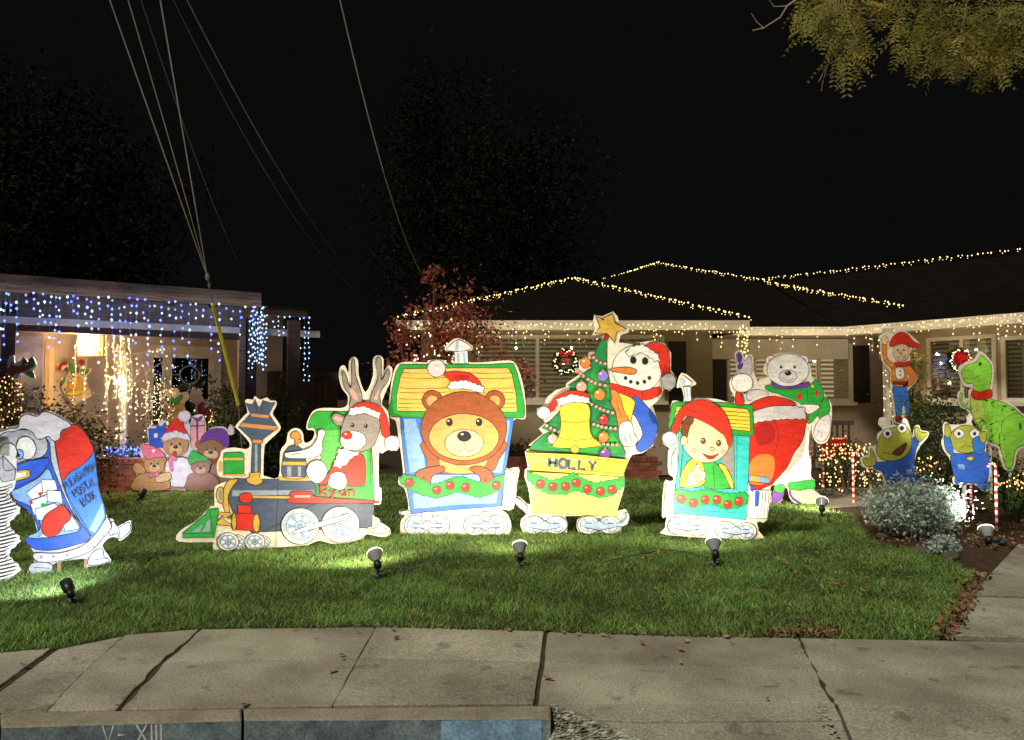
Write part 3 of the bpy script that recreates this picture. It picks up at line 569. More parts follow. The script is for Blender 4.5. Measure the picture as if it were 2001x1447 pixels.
wallgrid('porch_wall', W2, eR - .55, E1.x + 3.5, fz0 + .02, [h2], mat('porch_wall_paint', (.36, .28, .19), .9, var=.1), RH, RP)
for (f_, x0, x1, y0, y1) in ((RX, 1306, 1340, 668, 786), (W2, 1385, 1418, 672, 786), (W2, 1667, 1697, 676, 786)):
    s0, s1 = f_.hit(x0, 700)[0], f_.hit(x1, 700)[0]; m = MB(); za, zb_ = f_.hit(x0, y1)[1], f_.hit(x0, y0)[1]
    o = m.box(s0, s1, -.04, -.003, za, zb_).build('shutter', dark, RH); o.location = f_.P - RP
    m = MB()
    for k in range(14): m.box(s0 + .04, s1 - .04, -.052, -.041, lerp(za, zb_, (k + .2) / 14.), lerp(za, zb_, (k + .7) / 14.))
    m.build('louvres', dark, o)['kind'] = 'stuff'
seg(None, (eR - .4, 15.30), (E1.x + .5, 15.30), fz0 - .42, fz0 - .0, .08, 'porch_header', trimr)
# wing
WG = Frame((E1.x + .7 * .813, E1.y + .7 * .582), math.atan2(-.813, .582))
h3, w3 = window(WG, (1812, 1948), (657, 786), root=RH, panes=[1880], slat_px=8, yat=1880)
h4, w4 = window(WG, (1957, 2090), (657, 786), root=RH, panes=[2030], slat_px=8, yat=1980)
wallgrid('wing_wall', WG, WG.hit(1742, 700)[0], 7, fz0 + .02, [h3, h4], mat('wing_wall_paint', (.42, .33, .23), .9, var=.1), RH, RP)
# porch post
pp = at(1736, 700, 12.9); m = MB(); m.box(-.07, .07, -.07, .07, 0, fz0); m.box(-.10, .10, -.10, .10, 0, .14); tag(m.build('porch_post', trimr, None, loc=(pp.x, pp.y, 0), bevel=.006), 'white square porch post behind the elf cutout', 'post')
g = ground(1100, 937); PR = Frame((g.x, g.y), 0); brickwall('brick_planter', 'low red brick planter under the ranch house window', PR, 975, 1287, .41, 5, .22)
# roof strings
def string3d(name, label, P, n, m_, r=.0145, jit=.04, group='warm light strings on the ranch roof', up=.03):
    root = empty(name, P[0], 0, label, 'string lights', group=group); cb = MB(); bb = MB(); P = [Vector(p) - Vector(P[0]) for p in P]; Ls = [0]
    for i in range(1, len(P)): Ls.append(Ls[-1] + (P[i] - P[i - 1]).length)
    def pos(t):
        for i in range(1, len(P)):
            if t <= Ls[i] or i == len(P) - 1: return P[i - 1].lerp(P[i], (t - Ls[i - 1]) / max(1e-6, Ls[i] - Ls[i - 1]))
    pts = [pos(Ls[-1] * k / n) + Vector((random.uniform(-jit, jit), random.uniform(-jit, jit), up + random.uniform(0, jit))) for k in range(n + 1)]
    cb.tube(pts, .006, 4)
    for p in pts:
        bb.octa(p - Vector((0, .02, 0)), r * random.uniform(.8, 1.3), 0, 1.2)
        if random.random() < .55: bb.octa(p + Vector((random.uniform(-.05, .05), -.03, -.05)), r * .7)
    cb.build('cord', darkcord, root); bb.build('bulbs', m_, root)['kind'] = 'stuff'; return root
string3d('string_lights', 'warm light string along the left hip of the front roof', [(eL, eY - .03, EZ + .03), tuple(apx)], 62, warm)
string3d('string_lights', 'warm light string along the right hip of the front roof', [tuple(apx), (eR, eY - .03, EZ + .03)], 62, warm)
string3d('string_lights', 'warm light string rising to the tall middle roof peak', [tuple(at(1165, 556, 18.5)), tuple(ap2)], 36, warm, r=.0165)
wn = (E2 - E1).cross(R1 - E1).normalized()
def onwing(px, py): d = ray(px, py); O = Vector((0, 0, HC)); return O + d * ((E1 - O).dot(wn) / d.dot(wn)) - d.normalized() * .06
string3d('string_lights', 'warm light string down the right hip of the middle roof', [tuple(ap2), tuple(at(1497, 552, 17.9)), tuple(onwing(1530, 561)), tuple(onwing(1765, 602))], 90, warm, r=.0155, up=.02)
string3d('string_lights', 'warm light string along the far right wing ridge', [tuple(R1 + Vector((0, -.05, .05))), tuple(R2 + Vector((0, -.05, .05))), tuple(R3)], 110, warm, r=.014)
EF = Frame((0, eY - .06), 0); E2F = Frame((0, 14.33), 0); WF = Frame((E1.x, E1.y - .06), math.atan2(-.813, .582))
wd = lambda x: random.choice([1, 1, 1, 2, 1, 2, 3, 2, 4, 1])
gi = 'warm icicle lights on the ranch house eaves'
icicles('icicle_lights', 'warm icicle lights under the eave of the hip roofed front room', EF, 782, 1452, lambda x: 634, wd, warm, r=.0115, gap=(8, 15), dense=2.1, group=gi, mat2=warmw)
icicles('icicle_lights', 'bunch of warm lights on the front room eave corner', EF, 1440, 1462, lambda x: 632, lambda x: 8, warm, r=.0145, gap=(5, 9), dense=3, group=gi, sway=1.5)
icicles('icicle_lights', 'warm icicle lights over the recessed porch window', E2F, 1465, 1655, lambda x: 643, wd, warm, r=.0105, gap=(9, 16), dense=1.4, group=gi, mat2=warmw)
icicles('icicle_lights', 'warm icicle lights under the right wing eave', WF, 1658, 2030, lambda x: 644 - (x - 1650) * .085, wd, warm, r=.0105, gap=(8, 15), dense=2.4, group=gi, mat2=warmw)
for x in (880, 1010, 1140, 1270, 1390): p = at(x, 662, 12.75); ptlamp('eave_light', p, 4.2, (1, .74, .36), r=.1)
for x in (1500, 1600): p = at(x, 668, 13.9); ptlamp('eave_light', p, 7, (1, .74, .38), r=.1)
for k in (.6, 1.6, 2.6): p = WF.w(k, -.35, 2.4); ptlamp('eave_light', p, 5.0, (1, .74, .38), r=.1)
# ================================================================== PAINTED CUTOUTS
def wheel(b, cx, cy, r, name='wheel', ry=None, spokes=6, col='white'):
    ry = ry or r; k = ry / r
    fills = [(circ(cx, cy, r * .93, ry * .93, 18, 20, 80) + circ(cx, cy, r * .75, ry * .75, 8, 80, 20), 'wheelblue'), (circ(cx, cy, r * .93, ry * .93, 10, 160, 250) + circ(cx, cy, r * .74, ry * .74, 10, 250, 160), 'wheelblue'), (circ(cx, cy, r * .28, ry * .28, 12), 'wheelblue')]
    for q in range(spokes):
        a = 360 / spokes * q + 12; fills.append((circ(cx, cy, r * .66, ry * .66, 3, a, a + 26) + circ(cx, cy, r * .3, ry * .3, 3, a + 22, a + 4), 'skyblue' if q % 2 else 'lblue'))
    c = circ(cx, cy, r * .72, ry * .72, 20); c.append(c[0]); d = circ(cx, cy, r * .3, ry * .3, 14); d.append(d[0]); e = circ(cx, cy, r * .1, ry * .1, 10); e.append(e[0])
    return b.part(name, circ(cx, cy, r, ry, 26), col, lines=[c, d, e], fills=fills, sm=False)
def ornaments(b, L, r, col='red'):
    for x, y in L: b.part('ornament', circ(x, y, r, r, 16), col, fills=[(circ(x - r * .35, y - r * .35, r * .28, r * .2, 8), 'pink')], sm=False, lw=.007)
def garland(b, top, bot, name='garland', col='green'):
    pts = bumpy(top, 5, 14, False) + [top[-1]] + bumpy(bot[::-1], 5, 14, False) + [bot[0]]
    return b.part(name, pts, col, sm=False, ol=True, linecol='dgreen', lw=.012)
def face(b, eyes, nose, smile=None, er=9, nr=14, parent=None):
    for x, y in eyes: b.part('eye', circ(x, y, er, er * 1.2, 12), 'black', ol=False, sm=False, fills=[(circ(x - er * .3, y - er * .4, er * .3, er * .3, 6), 'white')])
    if nose: b.part('nose', circ(nose[0], nose[1], nr, nr * .75, 14), nose[2] if len(nose) > 2 else 'black', sm=False, fills=[(circ(nose[0] - nr * .3, nose[1] - nr * .3, nr * .25, nr * .15, 6), 'white')])
# ---- locomotive
V = (340, 680, 3.446); g1 = ground(445, 1078); g2 = ground(712, 1062)
yl = math.atan2(g2.y - g1.y, g2.x - g1.x)
OUT = [(32, 1305), (34, 1240), (150, 1165), (215, 1100), (250, 1065), (272, 1062), (272, 960), (292, 925), (370, 895), (395, 880), (310, 868), (290, 830), (290, 770), (310, 738), (325, 690), (400, 672), (490, 682), (508, 640), (430, 550), (415, 525), (480, 450), (495, 430), (478, 360), (500, 345), (530, 350), (545, 326), (580, 350), (625, 335), (650, 355), (685, 358), (690, 385), (665, 440), (680, 470), (718, 530), (700, 570), (625, 640), (608, 680), (602, 845), (620, 865), (705, 870), (716, 700), (755, 640), (768, 575), (800, 545), (840, 545), (868, 575), (880, 640), (930, 620), (945, 560), (893, 548), (905, 480), (940, 425), (1010, 405), (1150, 402),
 (1170, 330), (1130, 270), (1110, 190), (1120, 130), (1150, 120), (1175, 170), (1180, 90), (1210, 60), (1240, 90), (1245, 190), (1290, 300), (1340, 190), (1340, 80), (1375, 50), (1410, 75), (1412, 160), (1440, 120), (1470, 140), (1460, 220), (1420, 310), (1400, 380), (1440, 430), (1452, 520), (1458, 590), (1500, 595), (1525, 640), (1500, 692), (1440, 690), (1400, 712), (1380, 715), (1380, 930), (1395, 945), (1393, 1050), (1342, 1060), (1342, 1130), (1380, 1150), (1400, 1180), (1450, 1215), (1455, 1255), (1400, 1275), (1300, 1255), (1250, 1290), (1100, 1325), (980, 1300), (900, 1330), (820, 1338), (680, 1345), (500, 1358), (290, 1368), (262, 1330), (255, 1308)]
b = Board('locomotive_cutout', 'painted plywood steam locomotive cutout driven by a reindeer in a red coat', None, yl, V, OUT, P=g1)
b.part('cab', [(905, 540), (915, 480), (950, 435), (1010, 425), (1200, 430), (1370, 440), (1385, 470), (1330, 520), (1345, 930), (1345, 1050), (1300, 1130), (900, 1050), (930, 900), (990, 740), (950, 550)], 'green', fills=[([(1010, 560), (1300, 540), (1300, 900), (1010, 900), (985, 760)], 'marker_green')], lines=[[(1355, 560), (1352, 900)], [(1325, 560), (1325, 930)]])
b.part('frame', [(520, 1040), (930, 1040), (1340, 1050), (1335, 1205), (1290, 1212), (560, 1240), (440, 1150)], 'navy', sm=False)
b.part('boiler', [(390, 890), (450, 880), (560, 885), (930, 900), (940, 1045), (930, 1060), (600, 1235), (500, 1225), (400, 1110), (365, 1000)], 'navy', fills=[([(395, 960), (940, 960), (940, 985), (390, 1000)], 'steel')], lines=[[(700, 870), (698, 1040), (690, 1150), (685, 1340)]])
b.part('boiler_band', [(360, 900), (395, 885), (430, 890), (385, 950), (365, 1020), (380, 1130), (370, 1150), (335, 1080), (325, 980)], 'gold')
b.part('headlamp', [(290, 960), (305, 940), (330, 945), (335, 1020), (325, 1045), (300, 1040), (285, 1000)], 'gold', fills=[(circ(315, 995, 14, 34, 14), 'grey')])
b.part('lantern', [(335, 712), (350, 705), (450, 702), (472, 712), (472, 848), (335, 850)], 'green', sm=False, fills=[([(330, 742), (478, 742), (478, 756), (330, 756)], 'gold'), ([(300, 762), (325, 762), (325, 835), (300, 835)], 'gold'), ([(325, 850), (485, 850), (485, 862), (325, 862)], 'gold')])
b.part('smokestack', [(482, 372), (530, 385), (545, 345), (565, 395), (580, 400), (600, 355), (645, 372), (682, 368), (640, 445), (700, 540), (600, 615), (585, 640), (582, 840), (520, 840), (528, 640), (515, 610), (435, 535), (515, 445)], 'navy', sm=False, fills=[([(515, 442), (640, 455), (636, 475), (520, 462)], 'copper'), ([(445, 505), (695, 530), (690, 558), (440, 530)], 'copper'), ([(528, 618), (605, 622), (600, 645), (530, 640)], 'copper'), ([(545, 650), (562, 650), (562, 835), (545, 835)], 'steel')], lines=[[(600, 395), (590, 440)], [(550, 390), (560, 430)]])
b.part('stack_base', [(510, 845), (578, 838), (575, 870), (600, 900), (550, 925), (495, 905), (490, 880), (512, 868)], 'gold')
b.part('steam_dome', [(735, 870), (735, 740), (760, 680), (810, 655), (860, 680), (885, 740), (885, 870)], 'navy', fills=[([(762, 800), (790, 800), (790, 865), (762, 865)], 'steel'), ([(835, 800), (855, 800), (855, 865), (835, 865)], 'steel'), ([(728, 768), (895, 768), (895, 790), (728, 790)], 'gold'), ([(708, 868), (902, 872), (902, 896), (708, 892)], 'gold')])
b.part('whistle', [(790, 610), (785, 590), (800, 565), (830, 562), (852, 590), (855, 610), (838, 615), (858, 622), (855, 640), (835, 640), (835, 660), (815, 658), (812, 612)], 'copper')
b.part('cylinder', [(415, 1115), (560, 1120), (570, 1235), (415, 1225)], 'red', sm=False); b.part('cylinder_cap', circ(555, 1180, 24, 62, 18), 'gold', sm=False); b.part('cylinder_ring', circ(405, 1170, 16, 60, 16), 'gold', sm=False)
b.part('valve_chest', [(432, 1058), (520, 1062), (522, 1118), (430, 1112)], 'red', sm=False); b.part('valve', [(450, 985), (520, 982), (520, 1035), (450, 1038)], 'red', fills=[([(525, 998), (790, 1000), (790, 1015), (525, 1010)], 'gold')])
b.part('rod_cover', [(795, 968), (935, 970), (950, 1000), (1330, 1028), (1330, 1045), (800, 1045), (785, 1010)], 'red', fills=[([(810, 992), (920, 992), (920, 1008), (810, 1008)], 'pink')])
b.part('cowcatcher', [(60, 1245), (215, 1120), (235, 1085), (300, 1078), (300, 1120), (272, 1275), (60, 1280)], 'green', sm=False, fills=[([(120, 1240), (195, 1185), (175, 1238)], 'steel'), ([(195, 1238), (225, 1165), (250, 1150), (240, 1235)], 'steel')], lines=[[(60, 1250), (270, 1245)], [(240, 1100), (262, 1250)]])
b.part('coupling_bar', [(300, 1105), (385, 1110), (385, 1130), (330, 1150), (385, 1185), (385, 1200), (290, 1190), (290, 1170), (335, 1130), (300, 1122)], 'gold', sm=False)
for cx, r in ((430, 55), (365, 72), (600, 48), (545, 68)): wheel(b, cx, 1305, r, ry=r * .86)
for cx, cy in ((850, 1200), (1120, 1190)): wheel(b, cx, cy, 128, ry=122, spokes=7)
b.part('driving_rod', [(820, 1225), (1150, 1120), (1175, 1130), (1170, 1150), (840, 1245)], 'white'); b.part('rear_coupler', [(1290, 1215), (1350, 1215), (1385, 1165), (1400, 1205), (1440, 1220), (1445, 1245), (1350, 1245)], 'white')
dv = b.part('driver_coat', [(975, 915), (1050, 830), (1080, 760), (1170, 690), (1260, 715), (1290, 780), (1285, 900), (1260, 930), (1160, 925), (1150, 850), (1060, 890), (1020, 915)], 'red', lines=[[(1150, 850), (1155, 925)]], label='red fur trimmed coat of the reindeer driver')
b.part('fur_collar', bumpy([(1070, 800), (1110, 680), (1200, 680), (1265, 700), (1200, 740), (1150, 790), (1120, 810)], 6, 18), 'white', sm=False)
b.part('glove', [(745, 725), (755, 705), (860, 690), (930, 660), (965, 600), (970, 560), (1000, 550), (1018, 575), (995, 640), (1000, 690), (960, 735), (850, 745), (760, 740)], 'white', lines=[[(790, 720), (860, 705)]])
b.part('sleeve_cuff', [(890, 830), (920, 770), (990, 760), (1035, 830), (980, 910), (920, 890)], 'white'); b.part('glove', [(1040, 925), (1050, 860), (1090, 835), (1150, 850), (1160, 930), (1110, 955)], 'white')
b.part('antler', [(1180, 400), (1190, 330), (1145, 270), (1130, 160), (1160, 190), (1175, 250), (1195, 260), (1195, 100), (1215, 85), (1225, 200), (1265, 320), (1250, 400)], 'grey', fills=[(smooth([(1205, 340), (1180, 280), (1215, 290), (1240, 350)]), 'pink')])
b.part('antler', [(1320, 400), (1325, 320), (1370, 210), (1355, 100), (1378, 70), (1395, 90), (1395, 220), (1435, 145), (1450, 165), (1440, 220), (1385, 310), (1390, 400)], 'grey', fills=[(smooth([(1345, 340), (1375, 280), (1385, 270), (1365, 350)]), 'pink')])
b.part('ear', [(1150, 470), (1090, 440), (1060, 470), (1090, 520), (1150, 520)], 'grey', fills=[(smooth([(1135, 480), (1090, 460), (1080, 475), (1105, 500)]), 'pink')])
b.part('head', [(1150, 470), (1190, 430), (1280, 425), (1360, 450), (1385, 520), (1370, 600), (1330, 670), (1260, 700), (1180, 690), (1130, 650), (1120, 570), (1135, 510)], 'grey')
b.part('muzzle', circ(1205, 625, 88, 66, 22), 'white', sm=False, lines=[[(1150, 640), (1200, 665), (1260, 640)]])
face(b, ((1200, 520), (1290, 525)), (1165, 590, 'red'), er=13, nr=34)
b.part('hat', [(1180, 440), (1230, 375), (1330, 370), (1400, 410), (1440, 500), (1450, 600), (1400, 590), (1380, 480), (1340, 440)], 'red')
b.part('hat_trim', bumpy([(1170, 450), (1185, 405), (1280, 395), (1390, 440), (1380, 480), (1280, 440), (1200, 455)], 4, 16), 'white', sm=False); b.part('pompom', bumpy(circ(1465, 642, 48, 48, 18), 4, 10), 'white', sm=False)
b.letters('lettering', glyphs('Ryan', (985, 995), (1225, 1002), 66), 'dred', .022)
for x in (705, 1280): b.stake(x, h0=-.05, top=.35)
# ---- caboose with bear
V = (740, 640, 3.2885)
OUT = [(78, 585), (66, 520), (75, 400), (95, 290), (125, 235), (200, 222), (310, 226), (325, 212), (370, 205), (425, 215), (440, 230), (480, 232), (485, 160), (432, 152), (428, 125), (470, 85), (510, 70), (560, 90), (603, 122), (598, 146), (570, 157), (575, 222), (700, 222), (830, 213), (880, 235), (918, 330), (940, 450), (945, 570), (925, 592), (868, 598), (845, 750), (812, 902), (900, 902), (890, 1000), (866, 1165), (792, 1170), (830, 1205), (852, 1270), (840, 1320), (800, 1333), (500, 1335), (160, 1350), (140, 1310), (145, 1240), (168, 1212), (135, 1200), (135, 1180), (192, 1170), (168, 1040), (130, 1010), (128, 965), (158, 940), (125, 690), (108, 600)]
b = Board('caboose_cutout', 'blue painted train car cutout with green roof and smiling brown bear', (890, 1046), .02, V, OUT)
b.part('body', [(135, 575), (870, 575), (842, 760), (815, 930), (788, 1150), (500, 1172), (205, 1200), (178, 1000), (150, 740)], 'cobalt', sm=False, fills=[([(158, 590), (235, 590), (285, 760), (300, 925), (200, 935), (175, 740)], 'lblue'), ([(800, 600), (845, 600), (820, 760), (790, 935), (715, 930), (760, 800)], 'lblue'), ([(218, 1070), (765, 1058), (755, 1130), (500, 1140), (228, 1166)], 'lblue'), ([(330, 950), (720, 945), (715, 1010), (340, 1010)], 'lblue')])
b.part('window_opening', [(270, 590), (750, 590), (715, 935), (335, 935)], 'grey', sm=False)
b.part('roof', [(84, 575), (78, 480), (98, 340), (132, 250), (200, 238), (700, 238), (850, 230), (876, 255), (908, 360), (934, 480), (935, 572), (880, 582), (500, 575)], 'green', seg=2)
b.part('roof_boards', [(120, 540), (116, 440), (140, 320), (165, 266), (500, 262), (830, 262), (856, 300), (882, 420), (887, 545)], 'roof_yellow', sm=False, lines=[[(150 - (y - 290) * .12, y), (300, y + 4), (500, y - 3), (700, y + 5), (855 + (y - 290) * .1, y)] for y in (292, 325, 390, 418, 460, 488, 515)])
b.part('chimney', [(487, 155), (570, 152), (577, 232), (490, 234)], 'white', sm=False, fills=[([(500, 165), (520, 165), (522, 230), (502, 230)], 'wheelblue'), ([(540, 160), (558, 160), (562, 230), (546, 230)], 'wheelblue')]); b.part('chimney_cap', [(436, 145), (470, 105), (510, 80), (560, 100), (596, 130), (570, 148), (500, 155)], 'white', fills=[([(495, 90), (515, 82), (512, 148), (490, 150)], 'wheelblue')])
b.part('bear_body', [(300, 720), (800, 720), (770, 850), (700, 935), (350, 935), (310, 850)], 'brown', fills=[(smooth([(420, 800), (680, 800), (650, 925), (420, 925)]), 'tan')])
for cx in (345, 745): b.part('ear', circ(cx, 470, 66, 66, 18), 'brown', sm=False, fills=[(circ(cx, 475, 36, 36, 14), 'tan')])
b.part('bear_head', bumpy(circ(548, 650, 272, 232, 40), 5, 22), 'brown', sm=False)
b.part('cheeks', circ(548, 705, 225, 150, 30), 'tan', sm=False); b.part('muzzle', circ(550, 745, 125, 88, 24), 'peach', sm=False, lines=[[(550, 735), (550, 775)], [(480, 770), (510, 800), (550, 778), (592, 800), (620, 770)]])
face(b, ((455, 610), (645, 610)), (550, 700), er=22, nr=44)
b.part('paw', [(240, 935), (300, 905), (400, 890), (425, 905), (410, 930), (340, 960), (335, 1040), (310, 1072), (250, 1010)], 'brown', lines=[[(290, 960), (305, 1050)], [(265, 960), (280, 1010)]]); b.part('paw', [(580, 910), (640, 890), (700, 910), (738, 950), (735, 1010), (675, 1068), (650, 1030), (650, 960)], 'brown', lines=[[(690, 960), (680, 1050)]])
b.part('hat', [(372, 268), (420, 290), (500, 285), (590, 300), (650, 350), (645, 400), (480, 385), (455, 340)], 'red', fills=[(smooth([(480, 320), (520, 305), (580, 315), (575, 335), (490, 335)]), 'dred')]); b.part('hat_trim', bumpy([(442, 385), (460, 350), (560, 340), (680, 385), (670, 425), (560, 395), (465, 400)], 4, 16), 'white', sm=False); b.part('pompom', bumpy(circ(372, 265, 55, 52, 18), 5, 12), 'snow', sm=False)
garland(b, [(135, 975), (165, 945), (260, 965), (330, 1010), (400, 1000), (480, 965), (540, 960), (620, 990), (700, 1005), (760, 960), (810, 950)], [(145, 1010), (200, 1040), (280, 1075), (360, 1095), (440, 1080), (500, 1055), (560, 1070), (650, 1092), (720, 1070), (780, 1040), (815, 1000)])
ornaments(b, [(197, 997), (375, 1045), (460, 1015), (560, 1028), (757, 1015)], 27)
b.part('railing', [(812, 915), (890, 912), (882, 1000), (862, 1150), (792, 1158)], 'white', sm=False, lines=[[(832, 920), (812, 1150)], [(850, 920), (832, 1150)], [(868, 918), (848, 1145)], [(805, 935), (888, 930)]])
for q in ((238, 385), (618, 755)):
    for cx in q: wheel(b, cx, 1272, 72, ry=66, spokes=5)
    m0 = (q[0] + q[1]) / 2; b.part('bogie_frame', [(q[0] - 25, 1285), (q[0] - 20, 1262), (m0 - 35, 1262), (m0, 1240), (m0 + 35, 1262), (q[1] + 22, 1258), (q[1] + 25, 1283), (m0 + 30, 1285), (m0, 1305), (m0 - 30, 1288)], 'wheelblue', sm=False)
    b.part('bogie_mount', [(m0 - 30, 1190), (m0 + 30, 1185), (m0 + 25, 1235), (m0 - 25, 1235)], 'white', lines=[[(m0 - 25, 1205), (m0 + 25, 1203)], [(m0 - 25, 1220), (m0 + 25, 1218)]])
b.part('coupler', [(140, 1185), (190, 1175), (210, 1190), (160, 1205)], 'white')
for x in (300, 640): b.stake(x)
# ---- tree wagon
V = (990, 590, 3.014)
OUT = [(108, 885), (120, 868), (190, 870), (130, 845), (215, 775), (190, 748), (228, 715), (215, 692), (178, 665), (180, 628), (215, 612), (240, 560), (290, 520), (350, 502), (350, 482), (430, 428), (402, 415), (405, 392), (428, 390), (425, 350), (450, 328), (482, 325), (482, 300), (500, 290), (522, 300), (572, 192), (506, 198), (520, 160), (510, 110), (516, 78), (562, 86), (628, 57), (655, 90), (662, 132), (722, 160), (716, 182), (672, 195), (660, 240), (740, 250), (782, 285), (788, 240), (860, 228), (930, 245), (968, 300), (968, 400), (1000, 450), (996, 500), (960, 527), (925, 515), (905, 570), (860, 610), (885, 690), (888, 780), (860, 850), (800, 892), (740, 902), (720, 935), (692, 1010), (692, 1100), (652, 1232), (700, 1222), (726, 1260), (716, 1310), (680, 1322), (668, 1365), (430, 1370), (412, 1330), (415, 1285), (450, 1262), (345, 1262), (362, 1310), (355, 1360), (100, 1365), (80, 1320), (85, 1280), (118, 1250), (60, 1200), (34, 1170), (40, 1142), (78, 1150), (120, 1190), (142, 1195), (128, 1100), (104, 1030), (108, 990), (125, 975)]
b = Board('tree_wagon_cutout', 'yellow wagon cutout carrying a decorated Christmas tree, a bell and a snowman', (1120, 1043), .0, V, OUT, sm=False)
b.part('snowman_head', circ(770, 395, 148, 140, 30), 'white', sm=False); b.part('scarf', [(610, 480), (700, 500), (800, 525), (900, 500), (905, 545), (820, 580), (700, 560), (640, 540), (605, 510)], 'red', lines=[[(700, 500), (690, 555)], [(800, 525), (800, 575)]])
b.part('coat', [(745, 560), (780, 570), (850, 640), (885, 700), (885, 770), (855, 845), (790, 885), (760, 850), (800, 780), (760, 680), (720, 640)], 'deep_blue')
b.part('coat_front', [(620, 530), (700, 550), (755, 590), (740, 660), (720, 720), (640, 700), (605, 560)], 'yellow'); b.part('sleeve', [(612, 520), (660, 540), (690, 640), (720, 700), (660, 740), (620, 650)], 'orange', lines=[[(650, 600), (680, 690)]])
b.part('mitten', [(668, 720), (730, 705), (750, 770), (770, 810), (750, 850), (690, 850), (660, 800)], 'snow', lines=[[(690, 790), (710, 840)], [(720, 780), (740, 830)]])
b.part('carrot_nose', [(760, 400), (700, 385), (600, 400), (700, 425), (755, 425)], 'orange', lines=[[(700, 390), (702, 410)]])
for x, y in ((745, 345), (815, 350)): b.part('coal_eye', circ(x, y, 17, 20, 12), 'black', sm=False)
for x, y in ((700, 450), (730, 472), (770, 480), (810, 472), (840, 450)): b.part('coal', circ(x, y, 9, 9, 10), 'black', sm=False)
b.part('hat', [(790, 290), (850, 240), (925, 255), (958, 310), (958, 400), (975, 450), (920, 450), (905, 400), (880, 330)], 'red'); b.part('hat_trim', bumpy([(700, 300), (730, 265), (800, 250), (890, 310), (905, 350), (870, 350), (800, 300), (720, 320)], 4, 16), 'white', sm=False); b.part('pompom', bumpy(circ(952, 472, 42, 46, 18), 4, 10), 'snow', sm=False)
b.part('tree', [(590, 225), (588, 380), (605, 470), (600, 500), (620, 575), (600, 580), (640, 650), (655, 740), (660, 800), (700, 890), (690, 920), (400, 900), (130, 868), (160, 830), (220, 780), (260, 765), (205, 745), (250, 710), (300, 660), (340, 600), (300, 585), (360, 540), (380, 500), (360, 495), (430, 450), (470, 410), (500, 395), (485, 370), (520, 300), (560, 220)], 'dgreen', fills=[(smooth([(500, 420), (580, 400), (600, 560), (480, 560)]), 'green'), (smooth([(300, 780), (500, 740), (640, 800), (640, 890), (260, 860)]), 'green')], sm=False)
b.part('tree_trunk', [(575, 190), (605, 185), (595, 228), (570, 225)], 'dred', sm=False)
b.part('star', [(562, 102), (622, 72), (640, 125), (708, 165), (648, 178), (636, 240), (592, 190), (518, 190), (550, 150), (524, 90), (572, 108)], 'gold', sm=False, lw=.012)
def beads(pts, r=11):
    P = smooth(pts, 6, False); acc = 0; last = Vector(P[0]); L = [tuple(last)]
    for p in P[1:]:
        if (Vector(p) - last).length >= r * 2.0: last = Vector(p); L.append(p)
    for x, y in L: b.part('bead', circ(x, y, r, r, 10), 'pink', sm=False, lw=.005)
beads([(498, 305), (515, 335), (545, 358), (590, 368)]); beads([(415, 408), (460, 445), (520, 480), (600, 497)]); beads([(500, 605), (560, 635), (622, 655)]); beads([(512, 722), (570, 738), (645, 748)]); beads([(235, 730), (290, 760), (350, 772)]); beads([(440, 780), (510, 812), (580, 838), (655, 842)])
for x, y, r, c in ((462, 362, 31, 'orange'), (563, 438, 33, 'lilac'), (438, 502, 32, 'pink'), (544, 548, 34, 'orange'), (568, 695, 28, 'red'), (568, 797, 31, 'orange'), (270, 808, 31, 'pink'), (576, 895, 31, 'purple')): b.part('ornament', circ(x, y, r, r, 18), c, sm=False, fills=[(circ(x - r * .35, y - r * .4, r * .25, r * .18, 8), 'white'), (circ(x, y - r, r * .25, r * .2, 8), 'gold')])
b.part('bell', [(312, 640), (330, 600), (400, 585), (470, 600), (490, 650), (485, 720), (500, 790), (545, 830), (540, 850), (400, 862), (275, 855), (280, 830), (310, 780), (318, 710)], 'yellow', lines=[[(300, 800), (400, 815), (520, 800)], [(316, 700), (400, 712), (486, 700)]]); b.part('clapper', circ(400, 868, 26, 22, 14), 'gold', sm=False)
b.part('hat', [(225, 655), (240, 620), (290, 560), (360, 528), (440, 530), (480, 560), (300, 610), (280, 640)], 'red'); b.part('hat_trim', bumpy([(290, 575), (380, 545), (480, 565), (495, 600), (400, 590), (300, 618)], 4, 16), 'white', sm=False); b.part('pompom', bumpy(circ(218, 655, 36, 34, 16), 4, 10), 'white', sm=False)
b.part('tub', [(148, 1000), (680, 1025), (660, 1120), (645, 1262), (145, 1238), (148, 1100)], 'pale_yellow', sm=False); b.part('tub_rim', [(112, 885), (400, 895), (712, 928), (690, 1000), (675, 1028), (130, 990), (135, 960)], 'yellow', sm=False, fills=[([(140, 905), (500, 920), (500, 940), (145, 950)], 'pale_yellow')], lines=[[(115, 905), (400, 915), (705, 945)], [(130, 975), (400, 985), (680, 1012)]])
garland(b, [(118, 1000), (180, 1015), (260, 1050), (340, 1030), (390, 1005), (440, 1035), (520, 1065), (600, 1050), (690, 1030)], [(120, 1040), (170, 1090), (240, 1128), (340, 1130), (410, 1110), (470, 1130), (540, 1150), (620, 1140), (685, 1080)])
ornaments(b, [(200, 1070), (270, 1085), (345, 1085), (408, 1063), (473, 1100), (550, 1113), (618, 1103)], 25)
b.letters('lettering', glyphs('HOLLY', (248, 970), (522, 990), 52), 'navy', .034)
for q in ((158, 290), (478, 606)):
    for cx in q: wheel(b, cx, 1310, 64, ry=52, spokes=5)
    m0 = (q[0] + q[1]) / 2; b.part('bogie_frame', [(q[0] - 22, 1325), (q[0] - 18, 1302), (m0 - 30, 1302), (m0, 1285), (m0 + 30, 1302), (q[1] + 20, 1300), (q[1] + 22, 1325), (m0, 1340)], 'wheelblue', sm=False)
